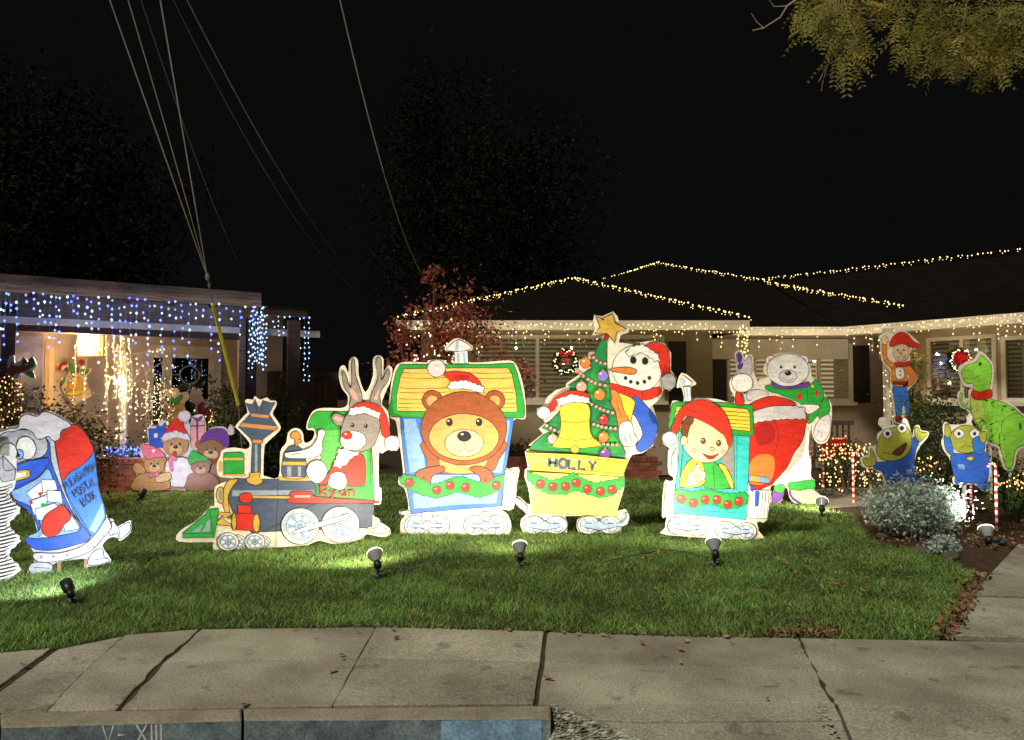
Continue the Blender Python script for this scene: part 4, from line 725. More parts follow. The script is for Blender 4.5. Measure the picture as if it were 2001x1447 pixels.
b.part('coupler', [(45, 1152), (75, 1160), (118, 1200), (120, 1228), (90, 1222), (50, 1180)], 'white', lines=[[(60, 1168), (105, 1212)]]); b.part('hook', [(640, 1300), (680, 1290), (700, 1260), (695, 1238), (712, 1240), (718, 1270), (700, 1310), (650, 1320)], 'wheelblue')
for x in (220, 540): b.stake(x)
# ---- last car with the child and stocking
V = (1270, 640, 3.29)
OUT = [(78, 1215), (92, 1000), (125, 990), (150, 985), (150, 965), (118, 930), (118, 800), (130, 780), (85, 745), (82, 690), (115, 675), (130, 660), (125, 600), (140, 490), (160, 470), (218, 475), (205, 390), (172, 385), (205, 292), (292, 350), (290, 372), (265, 385), (272, 470), (300, 455), (420, 460), (530, 485), (545, 450), (520, 400), (515, 345), (555, 305), (610, 298), (660, 330), (668, 380), (640, 410), (600, 420), (615, 490), (700, 445), (800, 435), (900, 460), (990, 510), (1008, 560), (1005, 700), (980, 830), (900, 920), (800, 1010), (775, 1040), (752, 1240), (690, 1250), (700, 1310), (690, 1365), (110, 1335), (98, 1290), (105, 1215)]
b = Board('child_car_cutout', 'teal train car cutout with a child in a red cap and a red stocking', (1390, 1056), -.03, V, OUT)
b.part('stocking', [(640, 600), (990, 540), (1000, 640), (975, 740), (930, 800), (880, 900), (800, 990), (760, 1020), (640, 1020)], 'red', fills=[(smooth([(640, 880), (700, 820), (790, 830), (800, 920), (760, 1000), (640, 1000)]), 'orange'), (smooth([(680, 640), (780, 620), (800, 720), (700, 760)]), 'dred')], lines=[[(800, 600), (830, 700), (800, 820)]])
b.part('stocking_cuff', bumpy([(655, 540), (760, 505), (900, 500), (998, 520), (1002, 590), (900, 590), (760, 600), (660, 620)], 5, 18), 'snow', sm=False)
b.part('buckle_band', [(635, 950), (765, 965), (765, 1005), (635, 990)], 'skyblue', sm=False, fills=[([(650, 955), (700, 960), (700, 1000), (650, 994)], 'gold')])
b.part('ribbon', [(640, 495), (760, 445), (880, 460), (940, 500), (800, 505), (690, 530), (645, 545)], 'red')
b.part('body', [(180, 660), (640, 680), (635, 900), (618, 1238), (148, 1195), (165, 1010), (185, 820)], 'teal', sm=False, fills=[([(560, 700), (610, 700), (600, 1020), (560, 1040)], 'teal'), ([(190, 1040), (600, 1060), (590, 1190), (170, 1165)], 'teal')], lines=[[(560, 700), (556, 1050)], [(212, 700), (190, 1030)], [(170, 1170), (600, 1195)]])
b.part('window_opening', [(222, 700), (540, 700), (545, 1040), (190, 1030)], 'dteal', sm=False, fills=[([(440, 700), (535, 700), (535, 960), (470, 900)], 'grey')])
b.part('roof', [(128, 660), (130, 580), (145, 490), (220, 482), (400, 480), (640, 500), (660, 520), (665, 640), (655, 698), (520, 690), (300, 670)], 'green', seg=2); b.part('roof_boards', [(155, 650), (160, 570), (172, 510), (400, 505), (625, 525), (642, 560), (645, 668), (500, 655), (300, 645)], 'yellow', sm=False, lines=[[(165, y), (400, y - 5), (640, y + 12)] for y in (540, 565, 590, 615, 638)])
b.part('chimney', [(215, 385), (258, 382), (265, 475), (228, 477)], 'white', sm=False, fills=[([(228, 390), (244, 390), (250, 470), (236, 470)], 'wheelblue')]); b.part('chimney_cap', [(188, 378), (210, 308), (275, 355), (258, 375)], 'white', fills=[([(198, 370), (210, 330), (235, 345), (225, 372)], 'wheelblue')], sm=False)
b.part('vest', [(340, 870), (400, 860), (450, 900), (500, 960), (530, 1030), (350, 1025)], 'green', lines=[[(405, 890), (415, 1025)]]); b.part('sleeve', [(190, 1010), (205, 930), (260, 850), (320, 850), (345, 900), (350, 1000), (280, 1030), (210, 1028)], 'yellow', lines=[[(300, 870), (270, 940)]]); b.part('sleeve', [(440, 880), (480, 890), (520, 960), (538, 1030), (515, 1028), (480, 950)], 'yellow')
b.part('hand', [(235, 1015), (240, 950), (275, 920), (300, 880), (320, 885), (325, 920), (355, 930), (355, 970), (330, 990), (290, 1015)], 'peach', lines=[[(300, 940), (320, 980)], [(280, 950), (300, 1000)]])
b.part('face', [(205, 640), (225, 570), (330, 545), (450, 580), (515, 660), (510, 760), (470, 830), (390, 868), (300, 860), (230, 800), (200, 720)], 'peach'); b.part('hair', [(205, 700), (210, 610), (260, 560), (280, 600), (250, 650), (235, 720)], 'dbrown'); b.part('ear', circ(218, 730, 24, 32, 14), 'peach', sm=False)
for x, y in ((340, 730), (440, 745)): b.part('eye', circ(x, y, 15, 19, 14), 'dbrown', sm=False, fills=[(circ(x - 4, y - 6, 5, 5, 6), 'white')])
b.part('nose', circ(398, 782, 15, 11, 12), 'peach', sm=False); b.part('mouth', smooth([(340, 812), (390, 828), (440, 812), (400, 845), (370, 842)]), 'dred', sm=False); 
for x, y in ((285, 790), (470, 800)): b.part('cheek', circ(x, y, 20, 16, 12), 'pink', ol=False, sm=False)
b.part('cap', [(130, 690), (150, 610), (210, 510), (300, 468), (390, 480), (470, 540), (515, 640), (525, 740), (500, 760), (470, 690), (350, 610), (230, 570), (200, 620), (160, 705)], 'red', lines=[[(240, 530), (350, 560), (470, 650)], [(210, 560), (170, 650)]]); b.part('pompom', bumpy(circ(125, 715, 46, 42, 16), 4, 10), 'snow', sm=False)
garland(b, [(150, 1060), (180, 1040), (260, 1060), (330, 1050), (390, 1045), (460, 1065), (540, 1070), (600, 1060), (632, 1080)], [(155, 1100), (200, 1130), (270, 1160), (340, 1140), (400, 1135), (480, 1165), (560, 1160), (620, 1130), (632, 1100)])
ornaments(b, [(200, 1102), (277, 1127), (352, 1107), (428, 1107), (497, 1137), (568, 1117)], 27)
b.part('railing', [(88, 1190), (98, 1010), (158, 1008), (150, 1200)], 'white', sm=False, lines=[[(112, 1012), (105, 1195)], [(132, 1012), (125, 1195)]]); b.part('railing', [(635, 1045), (778, 1048), (752, 1225), (620, 1225)], 'white', sm=False, lines=[[(x, 1055), (x - 14, 1215)] for x in (700, 722, 742, 762)], fills=[([(640, 1015), (665, 1020), (660, 1060), (640, 1045)], 'deep_blue'), ([(672, 1050), (700, 1050), (690, 1150), (668, 1150)], 'deep_blue')])
b.part('horn', [(155, 800), (172, 785), (175, 930), (150, 945), (135, 900), (140, 830)], 'white')
b.part('hat_tip', [(550, 495), (548, 430), (575, 380), (595, 378), (580, 430), (600, 495)], 'red'); b.part('pompom', bumpy(circ(588, 358, 66, 56, 20), 5, 12), 'white', sm=False)
for q in ((178, 300), (482, 614)):
    yy = 1275 if q[0] < 300 else 1300
    for cx in q: wheel(b, cx, yy + (cx - q[0]) * .07, 66, ry=56, spokes=5)
    m0 = (q[0] + q[1]) / 2; b.part('bogie_frame', [(q[0] - 22, yy + 15), (q[0] - 18, yy - 8), (m0 - 30, yy - 8), (m0, yy - 25), (m0 + 30, yy - 6), (q[1] + 20, yy - 2), (q[1] + 22, yy + 18), (m0, yy + 30)], 'wheelblue', sm=False)
for x in (250, 540): b.stake(x)
# ---- polar bear in the green coat
OUT = [(548, 165), (580, 148), (608, 190), (640, 175), (665, 190), (668, 280), (700, 360), (705, 335), (760, 320), (728, 280), (760, 200), (820, 168), (890, 162), (980, 185), (1030, 250), (1042, 320), (1090, 360), (1130, 440), (1168, 500), (1165, 640), (1140, 735), (1080, 745), (1045, 690), (1040, 620), (1020, 780), (1035, 850), (1040, 960), (1060, 985), (1060, 1050), (1120, 1100), (1100, 1135), (960, 1142), (900, 1100), (885, 1040), (860, 1040), (850, 1110), (790, 1142), (770, 1130), (800, 1000), (700, 900), (650, 700), (610, 470), (610, 430), (660, 400), (625, 330), (565, 300), (552, 220)]
b = Board('polar_bear_cutout', 'tall white polar bear cutout in a green coat waving behind the last train car', (1560, 985), .05, V, OUT)
b.part('mitten', [(556, 178), (580, 160), (602, 215), (630, 200), (650, 190), (656, 290), (620, 315), (575, 290), (560, 240)], 'snow', fills=[(smooth([(560, 175), (582, 165), (592, 215), (568, 230)]), 'purple'), (smooth([(565, 240), (600, 228), (590, 265), (570, 270)]), 'purple')])
b.part('arm', [(620, 460), (630, 415), (700, 400), (760, 420), (740, 450), (660, 470)], 'snow')
b.part('leg', [(800, 1000), (780, 850), (880, 780), (880, 1000), (850, 1030), (800, 1025)], 'white'); b.part('leg', [(920, 1010), (900, 900), (930, 700), (1020, 650), (1020, 780), (1032, 900), (1035, 1000), (980, 1030)], 'white', lines=[[(960, 780), (1000, 790)]])
b.part('cuff', [(890, 1000), (960, 990), (1052, 980), (1055, 1040), (980, 1040), (920, 1070), (895, 1040)], 'green'); b.part('boot', [(895, 1050), (960, 1050), (1040, 1040), (1110, 1095), (1095, 1130), (970, 1135), (910, 1095)], 'beige', fills=[(smooth([(892, 1050), (905, 1050), (920, 1090), (980, 1132), (930, 1120), (898, 1085)]), 'purple')]); b.part('boot', [(780, 1130), (800, 1050), (860, 1045), (850, 1100), (800, 1138)], 'purple'); b.part('cuff', [(800, 1020), (862, 1010), (858, 1060), (810, 1060)], 'green')
b.part('coat', [(740, 380), (800, 370), (1000, 380), (1060, 340), (1100, 380), (1120, 450), (1090, 490), (1080, 560), (1020, 620), (960, 560), (850, 440), (760, 410)], 'green', fills=[(circ(960, 445, 16, 24, 12), 'red'), (circ(1072, 425, 12, 22, 12), 'red'), (circ(1045, 380, 9, 10, 8), 'yellow')], lines=[[(1010, 400), (1020, 600)]])
b.part('coat_hem', [(940, 500), (1080, 500), (1075, 530), (1010, 560), (950, 540)], 'white'); b.part('sleeve', [(1085, 520), (1125, 450), (1150, 480), (1155, 540), (1120, 580), (1080, 580)], 'green')
b.part('paw', [(1080, 600), (1150, 560), (1160, 640), (1130, 720), (1080, 730), (1050, 680)], 'snow', lines=[[(1070, 700), (1085, 660)], [(1095, 715), (1105, 670)]])
b.part('scarf', [(780, 350), (860, 360), (960, 365), (1020, 350), (1010, 385), (900, 395), (800, 385)], 'purple')
for cx in (775, 985): b.part('ear', circ(cx, 212, 34, 32, 14), 'white', sm=False, fills=[(circ(cx, 215, 18, 17, 10), 'pink')])
b.part('head', circ(885, 275, 135, 105, 28), 'white', sm=False); b.part('muzzle', circ(885, 315, 58, 42, 20), 'snow', sm=False, lines=[[(850, 328), (885, 345), (920, 328)]]); face(b, ((840, 255), (928, 255)), (885, 295), er=9, nr=20)
b.stake(980); b.stake(830)
# ---- elf on the post
V = (1640, 600, 2.784)
OUT = [(228, 150), (268, 138), (290, 150), (320, 125), (360, 130), (430, 190), (445, 215), (400, 235), (385, 260), (385, 290), (370, 310), (400, 340), (425, 375), (415, 410), (385, 440), (375, 470), (390, 560), (395, 600), (380, 625), (310, 635), (300, 600), (290, 520), (278, 430), (280, 350), (235, 300), (225, 240), (225, 200), (218, 170)]
ep = at(1760, 700, 12.6)
b = Board('elf_cutout', 'waving elf cutout in red cap, orange checked shirt and blue trousers', None, 0, V, OUT, P=Vector((ep.x, ep.y, 0)))
b.part('trousers', [(292, 425), (360, 430), (380, 500), (390, 598), (365, 600), (350, 520), (335, 600), (312, 600), (300, 520)], 'cobalt'); b.part('shoe', [(305, 598), (338, 598), (340, 622), (310, 628)], 'dred'); b.part('shoe', [(355, 598), (390, 595), (388, 615), (360, 618)], 'dred')
b.part('shirt', [(285, 320), (340, 315), (380, 320), (420, 370), (410, 405), (375, 435), (345, 430), (380, 390), (365, 360), (370, 430), (290, 425), (285, 370)], 'orange', lines=[[(290, 345), (365, 345)], [(288, 375), (360, 375)], [(290, 400), (362, 402)], [(310, 320), (310, 425)], [(335, 318), (337, 425)]])
b.part('vest', [(308, 335), (345, 332), (352, 385), (312, 388)], 'white', fills=[(circ(330, 350, 5, 5, 8), 'black'), (circ(331, 370, 5, 5, 8), 'black')]); b.part('belt', [(290, 405), (365, 408), (364, 424), (290, 421)], 'dbrown', sm=False)
b.part('sleeve', [(232, 200), (258, 205), (262, 280), (300, 310), (290, 335), (245, 300), (232, 250)], 'orange', lines=[[(232, 230), (260, 232)], [(235, 260), (260, 256)], [(250, 290), (272, 275)]]); b.part('hand', circ(246, 182, 20, 24, 14), 'peach', sm=False)
b.part('head', circ(335, 245, 44, 54, 22), 'peach', sm=False); b.part('ear', [(376, 225), (400, 205), (392, 245), (376, 258)], 'peach'); face(b, ((318, 235), (350, 235)), (333, 252, 'pink'), er=5, nr=8); b.part('mouth', smooth([(310, 268), (335, 278), (360, 266), (335, 290)]), 'white', sm=False)
b.part('cap', [(272, 215), (285, 170), (320, 140), (365, 145), (400, 185), (440, 205), (435, 222), (390, 220), (340, 200)], 'red', lines=[[(300, 175), (360, 190), (400, 215)]]); b.part('neckerchief', [(300, 300), (340, 305), (380, 295), (375, 315), (335, 325), (305, 318)], 'red')
# ---- dinosaur stand-in
OUT = [(655, 375), (650, 330), (690, 300), (735, 285), (765, 240), (810, 275), (840, 320), (838, 400), (830, 460), (845, 515), (900, 508), (960, 545), (1010, 590), (1100, 640), (1200, 760), (1180, 780), (1060, 760), (1010, 765), (970, 790), (950, 880), (900, 885), (870, 800), (860, 765), (800, 740), (760, 660), (700, 570), (660, 545), (645, 500), (650, 462), (678, 460), (675, 520), (705, 530), (705, 460), (720, 440), (680, 430)]
dp = ground(1990, 985)
b = Board('dinosaur_cutout', 'bright green long necked dinosaur cutout with a red scarf at the right edge', None, -.1, V, OUT, back='cream', P=Vector((dp.x * 1.04, dp.y * 1.04, 0)))
b.part('body', [(725, 450), (800, 440), (825, 500), (890, 518), (955, 555), (1000, 600), (1090, 650), (1180, 760), (1060, 745), (1000, 755), (960, 780), (940, 870), (905, 870), (880, 780), (860, 750), (800, 725), (750, 640), (712, 560)], 'lime', fills=[(smooth([(722, 480), (770, 500), (790, 600), (790, 690), (760, 640), (722, 560)]), 'llime'), (circ(945, 560, 14, 6, 10), 'dgreen'), (circ(985, 650, 8, 22, 10), 'dgreen'), (circ(900, 540, 14, 6, 10), 'dgreen')], lines=[[(880, 700), (890, 620), (960, 580), (1010, 600)], [(870, 690), (875, 780)]])
b.part('arm', [(658, 470), (672, 472), (668, 520), (700, 545), (705, 560), (665, 538), (655, 505)], 'lime'); b.part('arm', [(770, 620), (800, 630), (770, 650), (775, 670), (755, 655)], 'lime')
b.part('neck_and_head', [(670, 385), (665, 345), (700, 315), (745, 300), (770, 262), (805, 290), (828, 330), (822, 420), (800, 460), (730, 460), (728, 420), (690, 415)], 'lime', lines=[[(675, 388), (720, 392), (770, 372)]], fills=[(circ(683, 345, 4, 3, 8), 'dgreen')]); face(b, ((765, 310),), None, er=9)
b.part('scarf', [(722, 455), (765, 462), (825, 450), (828, 490), (780, 505), (725, 498)], 'red', lines=[[(760, 465), (762, 500)]])
b.stake(925, h0=-.05, top=1.2, mt=mat('white_pole', (.7, .7, .68), .5)); b.stake(820, h0=-.05, top=1.2, mt=mat('white_pole', (.7, .7, .68), .5))
# ---- two frogs in blue suits
OUT = [(120, 850), (118, 820), (165, 800), (160, 760), (205, 750), (210, 690), (240, 668), (215, 640), (222, 605), (255, 605), (268, 640), (335, 640), (350, 605), (375, 625), (395, 700), (400, 700), (412, 650), (435, 645), (445, 670), (485, 680), (480, 710), (440, 760), (415, 820), (415, 920), (455, 935), (450, 965), (390, 995), (300, 1002), (255, 990), (235, 920), (190, 885), (135, 875)]
f1 = ground(1752, 1030)
b = Board('frog_cutout', 'cheering yellow green frog cutout in a blue suit above the silver shrub', None, -.02, V, OUT, P=f1)
b.part('foot', circ(415, 950, 40, 26, 16), 'cobalt', sm=False); b.part('suit', [(195, 850), (260, 840), (360, 810), (380, 740), (420, 700), (435, 730), (410, 810), (410, 930), (380, 985), (280, 990), (248, 930), (230, 895), (190, 880)], 'blue', fills=[([(365, 890), (395, 880), (400, 905), (370, 915)], 'lblue')], lines=[[(245, 930), (330, 940), (405, 890)]])
b.part('hand', [(412, 700), (410, 660), (430, 655), (440, 680), (478, 685), (470, 705), (435, 735)], 'frog'); b.part('hand', [(128, 840), (140, 820), (165, 825), (170, 770), (185, 790), (200, 830), (195, 860), (150, 868)], 'frog')
b.part('head', [(205, 740), (240, 680), (320, 650), (375, 660), (392, 720), (385, 780), (330, 830), (250, 835), (205, 800)], 'frog', lines=[[(235, 790), (300, 800), (360, 760)]])
for x, y in ((262, 690), (340, 660)): b.part('eye', circ(x, y, 27, 27, 16), 'white', sm=False, fills=[(circ(x, y, 11, 12, 12), 'black')])
b.part('mouth', smooth([(290, 790), (365, 740), (340, 800), (310, 808)]), 'dbrown', sm=False)
b.stake(330, h0=-.05, top=.5, wd=.025, mt=mat('white_pole', (.7, .7, .68), .5)); b.stake(345, h0=-.05, top=.5, wd=.025, mt=mat('white_pole', (.7, .7, .68), .5))
OUT = [(558, 730), (570, 700), (565, 650), (580, 625), (605, 640), (690, 635), (695, 600), (712, 580), (725, 600), (722, 640), (775, 680), (805, 670), (800, 740), (798, 830), (825, 880), (820, 1000), (770, 995), (735, 965), (690, 968), (630, 965), (618, 935), (630, 900), (600, 820), (570, 780)]
f2 = ground(1888, 1008)
b = Board('frog_cutout', 'worried yellow frog cutout holding its head, blue suit, on a white pole', None, 0, V, OUT, P=f2)
for x, y in ((665, 945), (785, 970)): b.part('foot', circ(x, y, 38, 26, 16), 'cobalt', sm=False)
b.part('suit', [(610, 800), (680, 800), (760, 790), (805, 800), (815, 880), (800, 950), (720, 960), (640, 940), (612, 870)], 'blue', fills=[([(645, 855), (680, 858), (682, 885), (648, 883)], 'lblue')], lines=[[(612, 860), (700, 885), (812, 850)]]); b.part('badge', circ(712, 825, 20, 12, 12), 'yellow', sm=False)
b.part('head', circ(690, 720, 92, 76, 26), 'frog', sm=False, lines=[[(660, 765), (690, 752), (725, 765)]])
for x, y in ((650, 690), (735, 690)): b.part('eye', circ(x, y, 28, 26, 16), 'white', sm=False, fills=[(circ(x, y, 9, 10, 12), 'black')])
b.part('sleeve', [(570, 700), (600, 710), (620, 790), (610, 810), (575, 770)], 'cobalt'); b.part('sleeve', [(725, 720), (780, 700), (792, 740), (780, 800), (735, 790)], 'cobalt'); b.part('hand', [(575, 640), (600, 650), (605, 700), (575, 705)], 'frog'); b.part('hand', [(760, 690), (800, 680), (795, 730), (770, 735)], 'frog')
b.stake(678, h0=-.05, top=.9, wd=.03, mt=mat('white_pole', (.7, .7, .68), .5))
# ---- mailbox character
V = (0, 780, 3.446); g1 = ground(60, 1125); g2 = ground(205, 1100)
OUT = [(-60, 210), (30, 205), (60, 185), (130, 170), (140, 110), (190, 90), (250, 110), (290, 85), (330, 80), (400, 110), (480, 160), (545, 190), (600, 270), (635, 360), (650, 480), (670, 620), (720, 790), (760, 810), (775, 850), (800, 855), (870, 820), (882, 830), (878, 900), (810, 955), (790, 935), (740, 935), (690, 990), (740, 1070), (735, 1100), (600, 1130), (585, 1110), (600, 1075), (400, 1095), (350, 1130), (345, 1165), (250, 1195), (185, 1180), (200, 1120), (235, 1085), (220, 1020), (165, 935), (240, 900), (245, 870), (210, 780), (110, 690), (70, 670), (60, 560), (-40, 520)]
b = Board('mailbox_cutout', 'blue cartoon mailbox cutout capped with snow, letters in its open mouth', None, math.radians(18), V, OUT, P=g1, back='lgrey')
b.part('foot', [(190, 1150), (230, 1100), (345, 1110), (340, 1160), (240, 1188)], 'lgrey', lines=[[(230, 1135), (340, 1140)]]); b.part('foot', [(600, 1070), (640, 1020), (690, 1010), (700, 1060), (735, 1080), (720, 1100), (600, 1122)], 'lgrey', lines=[[(640, 1080), (720, 1075)]]); b.part('foot', [(735, 850), (765, 825), (800, 865), (868, 830), (875, 890), (805, 945), (790, 900), (740, 920)], 'lgrey', lines=[[(800, 870), (808, 940)]])
b.part('side_panel', [(370, 290), (420, 200), (500, 170), (560, 210), (620, 300), (645, 420), (665, 600), (712, 790), (625, 930), (500, 760), (420, 560)], 'cobalt', fills=[([(600, 880), (690, 700), (705, 790), (640, 900)], 'lblue')], lines=[[(430, 600), (500, 730), (620, 925)]])
b.part('red_flag', [(375, 280), (430, 215), (495, 170), (560, 210), (610, 290), (628, 355), (560, 440), (470, 495), (418, 548), (390, 400)], 'red')
b.part('front_panel', [(-60, 330), (60, 240), (310, 260), (345, 420), (420, 620), (500, 780), (610, 930), (500, 985), (330, 1020), (215, 1000), (170, 935), (250, 900), (250, 850), (200, 760), (90, 680), (60, 560), (-60, 480)], 'deep_blue')
b.part('brow', [(-60, 260), (50, 220), (200, 210), (310, 260), (310, 370), (200, 420), (100, 440), (-60, 400)], 'lgrey')
b.part('mouth', [(85, 620), (150, 590), (260, 530), (330, 470), (380, 610), (440, 720), (545, 870), (400, 920), (260, 940), (190, 925), (270, 880), (260, 800), (200, 720), (90, 670)], 'lblue')
for P in ([(180, 630), (300, 540), (320, 640), (215, 680)], [(280, 545), (370, 545), (390, 610), (290, 630)], [(200, 690), (330, 640), (300, 770), (230, 780)], [(320, 615), (410, 620), (425, 700), (320, 690)], [(240, 740), (370, 700), (430, 760), (330, 830), (250, 810)], [(420, 800), (490, 790), (540, 870), (440, 890)], [(260, 925), (330, 890), (340, 935)]): b.part('letter', P, 'white', sm=False, lw=.007)
for P in ([(258, 640), (275, 625), (292, 635), (275, 655)], [(200, 690), (215, 682), (225, 700), (210, 712)]): b.part('seal', P, 'red', sm=False, ol=False)
b.part('seal', circ(295, 715, 18, 14, 10), 'green', sm=False, ol=False)
b.part('tongue', [(285, 850), (310, 780), (370, 740), (420, 710), (460, 750), (480, 800), (430, 850), (400, 900), (340, 930), (295, 905)], 'red')
b.part('eye', circ(180, 330, 66, 78, 22, rot=-18), 'white', sm=False); b.part('iris', circ(135, 372, 28, 34, 16), 'skyblue', sm=False, fills=[(circ(128, 376, 12, 16, 12), 'black'), (circ(136, 366, 5, 5, 6), 'white')]); b.part('eye', circ(60, 360, 60, 64, 22), 'white', sm=False)
b.part('lid', [(-60, 560), (60, 470), (150, 430), (330, 400), (300, 480), (230, 540), (110, 585), (-60, 620)], 'deep_blue', fills=[(smooth([(120, 450), (200, 430), (180, 450)]), 'cobalt')])
b.part('name_plate', [(95, 495), (190, 475), (208, 500), (200, 525), (100, 552)], 'gold', fills=[([(100, 505), (178, 490), (180, 515), (100, 538)], 'white')])
b.part('base_band', [(235, 1035), (400, 1035), (560, 985), (660, 890), (718, 800), (745, 830), (750, 870), (700, 930), (600, 1030), (420, 1085), (260, 1095)], 'lgrey')
for x, y in ((735, 845), (697, 915), (632, 990), (457, 1048), (364, 1058), (282, 1062)): b.part('rivet', circ(x, y, 10, 10, 10), 'grey', sm=False, ol=False)
b.part('snow_cap', [(-60, 240), (20, 215), (70, 200), (130, 190), (140, 130), (190, 100), (250, 118), (290, 90), (330, 88), (400, 120), (480, 170), (470, 190), (415, 215), (410, 260), (370, 285), (330, 250), (290, 270), (250, 265), (220, 220), (160, 200), (100, 220), (40, 225), (-60, 280)], 'snow')
def txt(t, p0, p1, h, wd=.0075): b.letters('lettering', glyphs(t, p0, p1, h, skew=0), 'line', wd)
txt('PLEASANTON', (450, 615), (655, 470), 46); txt('POSTAL', (515, 668), (660, 572), 52); txt('BOX', (568, 725), (655, 665), 55)
b.stake(420, top=.8); b.stake(600, top=.8)
g3 = ground(8, 1137)
b = Board('letter_stack_cutout', 'tall white stack of envelopes cutout at the far left edge', None, math.radians(12), V, [(-160, 400), (-60, 370), (60, 385), (108, 400), (105, 540), (95, 590)] + [(95 - 38 * math.sin(t * .6) + (6 if t % 2 else -6), 600 + t * 19) for t in range(31)] + [(0, 1255), (-160, 1260)], sm=False, P=g3, back='white')
b.part('envelope', [(-60, 460), (20, 380), (105, 470), (100, 545), (20, 560)], 'lgrey', sm=False, lines=[[(20, 380), (30, 480), (105, 470)]]); 
for t in range(26): b.part('envelope', [(-150, 600 + t * 24 + 30), (40, 590 + t * 24), (84 - 34 * math.sin(t * .75), 572 + t * 24), (84 - 34 * math.sin(t * .75), 590 + t * 24), (40, 608 + t * 24), (-150, 618 + t * 24 + 30)], 'white', sm=False, lw=.006)
# ---- bears cutout
g1 = ground(345, 962)
OUT = [(895, 600), (920, 520), (895, 470), (900, 430), (960, 425), (945, 380), (950, 310), (985, 295), (1000, 290), (992, 190), (1060, 180), (1080, 150), (1120, 150), (1125, 190), (1160, 150), (1200, 110), (1250, 80), (1285, 110), (1282, 170), (1270, 140), (1300, 115), (1360, 105), (1385, 160), (1390, 230), (1420, 195), (1500, 185), (1540, 210), (1545, 170), (1575, 190), (1580, 235), (1540, 250), (1525, 330), (1600, 400), (1600, 540), (1480, 560), (1440, 615), (1100, 612)]
b = Board('teddy_bears_cutout', 'cutout of four teddy bears in winter hats with two wrapped gifts', None, 0, V, OUT, P=g1, back='snow')
b.part('gift', [(1000, 200), (1120, 195), (1120, 330), (1005, 325)], 'deep_blue', sm=False, fills=[([(1035, 235), (1060, 230), (1062, 258), (1038, 262)], 'white')]); b.part('bow', [(1060, 198), (1050, 170), (1085, 185), (1110, 160), (1120, 185), (1095, 200)], 'blue'); b.part('gift', [(1282, 150), (1378, 145), (1382, 330), (1285, 330)], 'pink', sm=False, fills=[([(1322, 150), (1334, 150), (1336, 328), (1324, 328)], 'purple'), ([(1282, 178), (1378, 174), (1378, 184), (1282, 188)], 'purple')]); b.part('bow', [(1325, 148), (1295, 120), (1330, 130), (1360, 115), (1355, 140)], 'purple')
def teddy(hx, hy, r, fur, muz, body):
    b.part('bear_body', body, fur)
    for s_ in (-1, 1): b.part('ear', circ(hx + s_ * r * .92, hy - r * .45, r * .32, r * .32, 14), fur, sm=False, lw=.005)
    b.part('bear_head', circ(hx, hy, r * 1.05, r * .95, 24), fur, sm=False, lw=.006); b.part('muzzle', circ(hx, hy + r * .35, r * .6, r * .42, 18), muz, sm=False, lw=.005, lines=[[(hx - r * .25, hy + r * .5), (hx, hy + r * .6), (hx + r * .25, hy + r * .5)]])
    face(b, ((hx - r * .35, hy - r * .1), (hx + r * .35, hy - r * .1)), (hx, hy + r * .15), er=r * .1, nr=r * .18)
teddy(1420, 345, 85, 'bear3', 'bear2', [(1330, 400), (1520, 390), (1590, 480), (1560, 610), (1380, 612), (1320, 500)]); b.part('knit_hat', [(1350, 290), (1380, 230), (1440, 200), (1510, 205), (1545, 260), (1535, 330), (1480, 290), (1420, 270)], 'purple', lines=[[(1370, 270), (1440, 250), (1520, 300)]]); b.part('pompom', [(1530, 225), (1548, 175), (1575, 195), (1575, 235), (1550, 245)], 'snow')
teddy(1185, 310, 82, 'bear1', 'bear2', [(1100, 400), (1270, 395), (1310, 480), (1280, 590), (1120, 600), (1090, 500)]); b.part('shirt', [(1120, 430), (1180, 400), (1260, 400), (1310, 480), (1270, 580), (1170, 590), (1125, 550)], 'snow'); b.part('candy_cane', [(1150, 480), (1140, 400), (1170, 380), (1195, 405), (1180, 420), (1165, 408), (1170, 480)], 'hotpink'); b.part('mouth', circ(1180, 368, 14, 17, 12), 'red', sm=False); b.part('hat', [(1105, 250), (1140, 180), (1200, 120), (1240, 130), (1235, 180), (1262, 230), (1190, 220)], 'red'); b.part('hat_trim', bumpy([(1085, 265), (1120, 230), (1190, 215), (1270, 240), (1285, 280), (1240, 268), (1180, 260), (1110, 285)], 4, 14), 'snow', sm=False, linecol='lilac'); b.part('pompom', bumpy(circ(1245, 115, 40, 34, 14), 5, 12), 'snow', sm=False, linecol='lilac')
teddy(1355, 455, 62, 'bear3', 'bear1', [(1290, 500), (1420, 500), (1480, 560), (1440, 612), (1260, 612), (1260, 550)]); b.part('hat', [(1280, 440), (1275, 390), (1300, 345), (1350, 370), (1410, 405), (1380, 420), (1330, 420)], 'green')
teddy(1045, 440, 66, 'bear1', 'bear2', [(960, 500), (1090, 500), (1150, 560), (1120, 612), (900, 612), (910, 540)]); b.part('arm', [(905, 440), (940, 430), (985, 470), (980, 500), (940, 500), (905, 480)], 'bear1'); b.part('arm', [(1060, 520), (1140, 490), (1160, 530), (1120, 555), (1060, 560)], 'bear2'); b.part('hat', [(960, 330), (985, 305), (1040, 320), (1090, 350), (1118, 385), (1050, 395), (990, 400)], 'hotpink', fills=[(circ(1040, 350, 12, 12, 6), 'white')]); b.part('bow', [(1010, 490), (1035, 505), (1070, 485), (1075, 520), (1040, 515), (1015, 530)], 'hotpink')
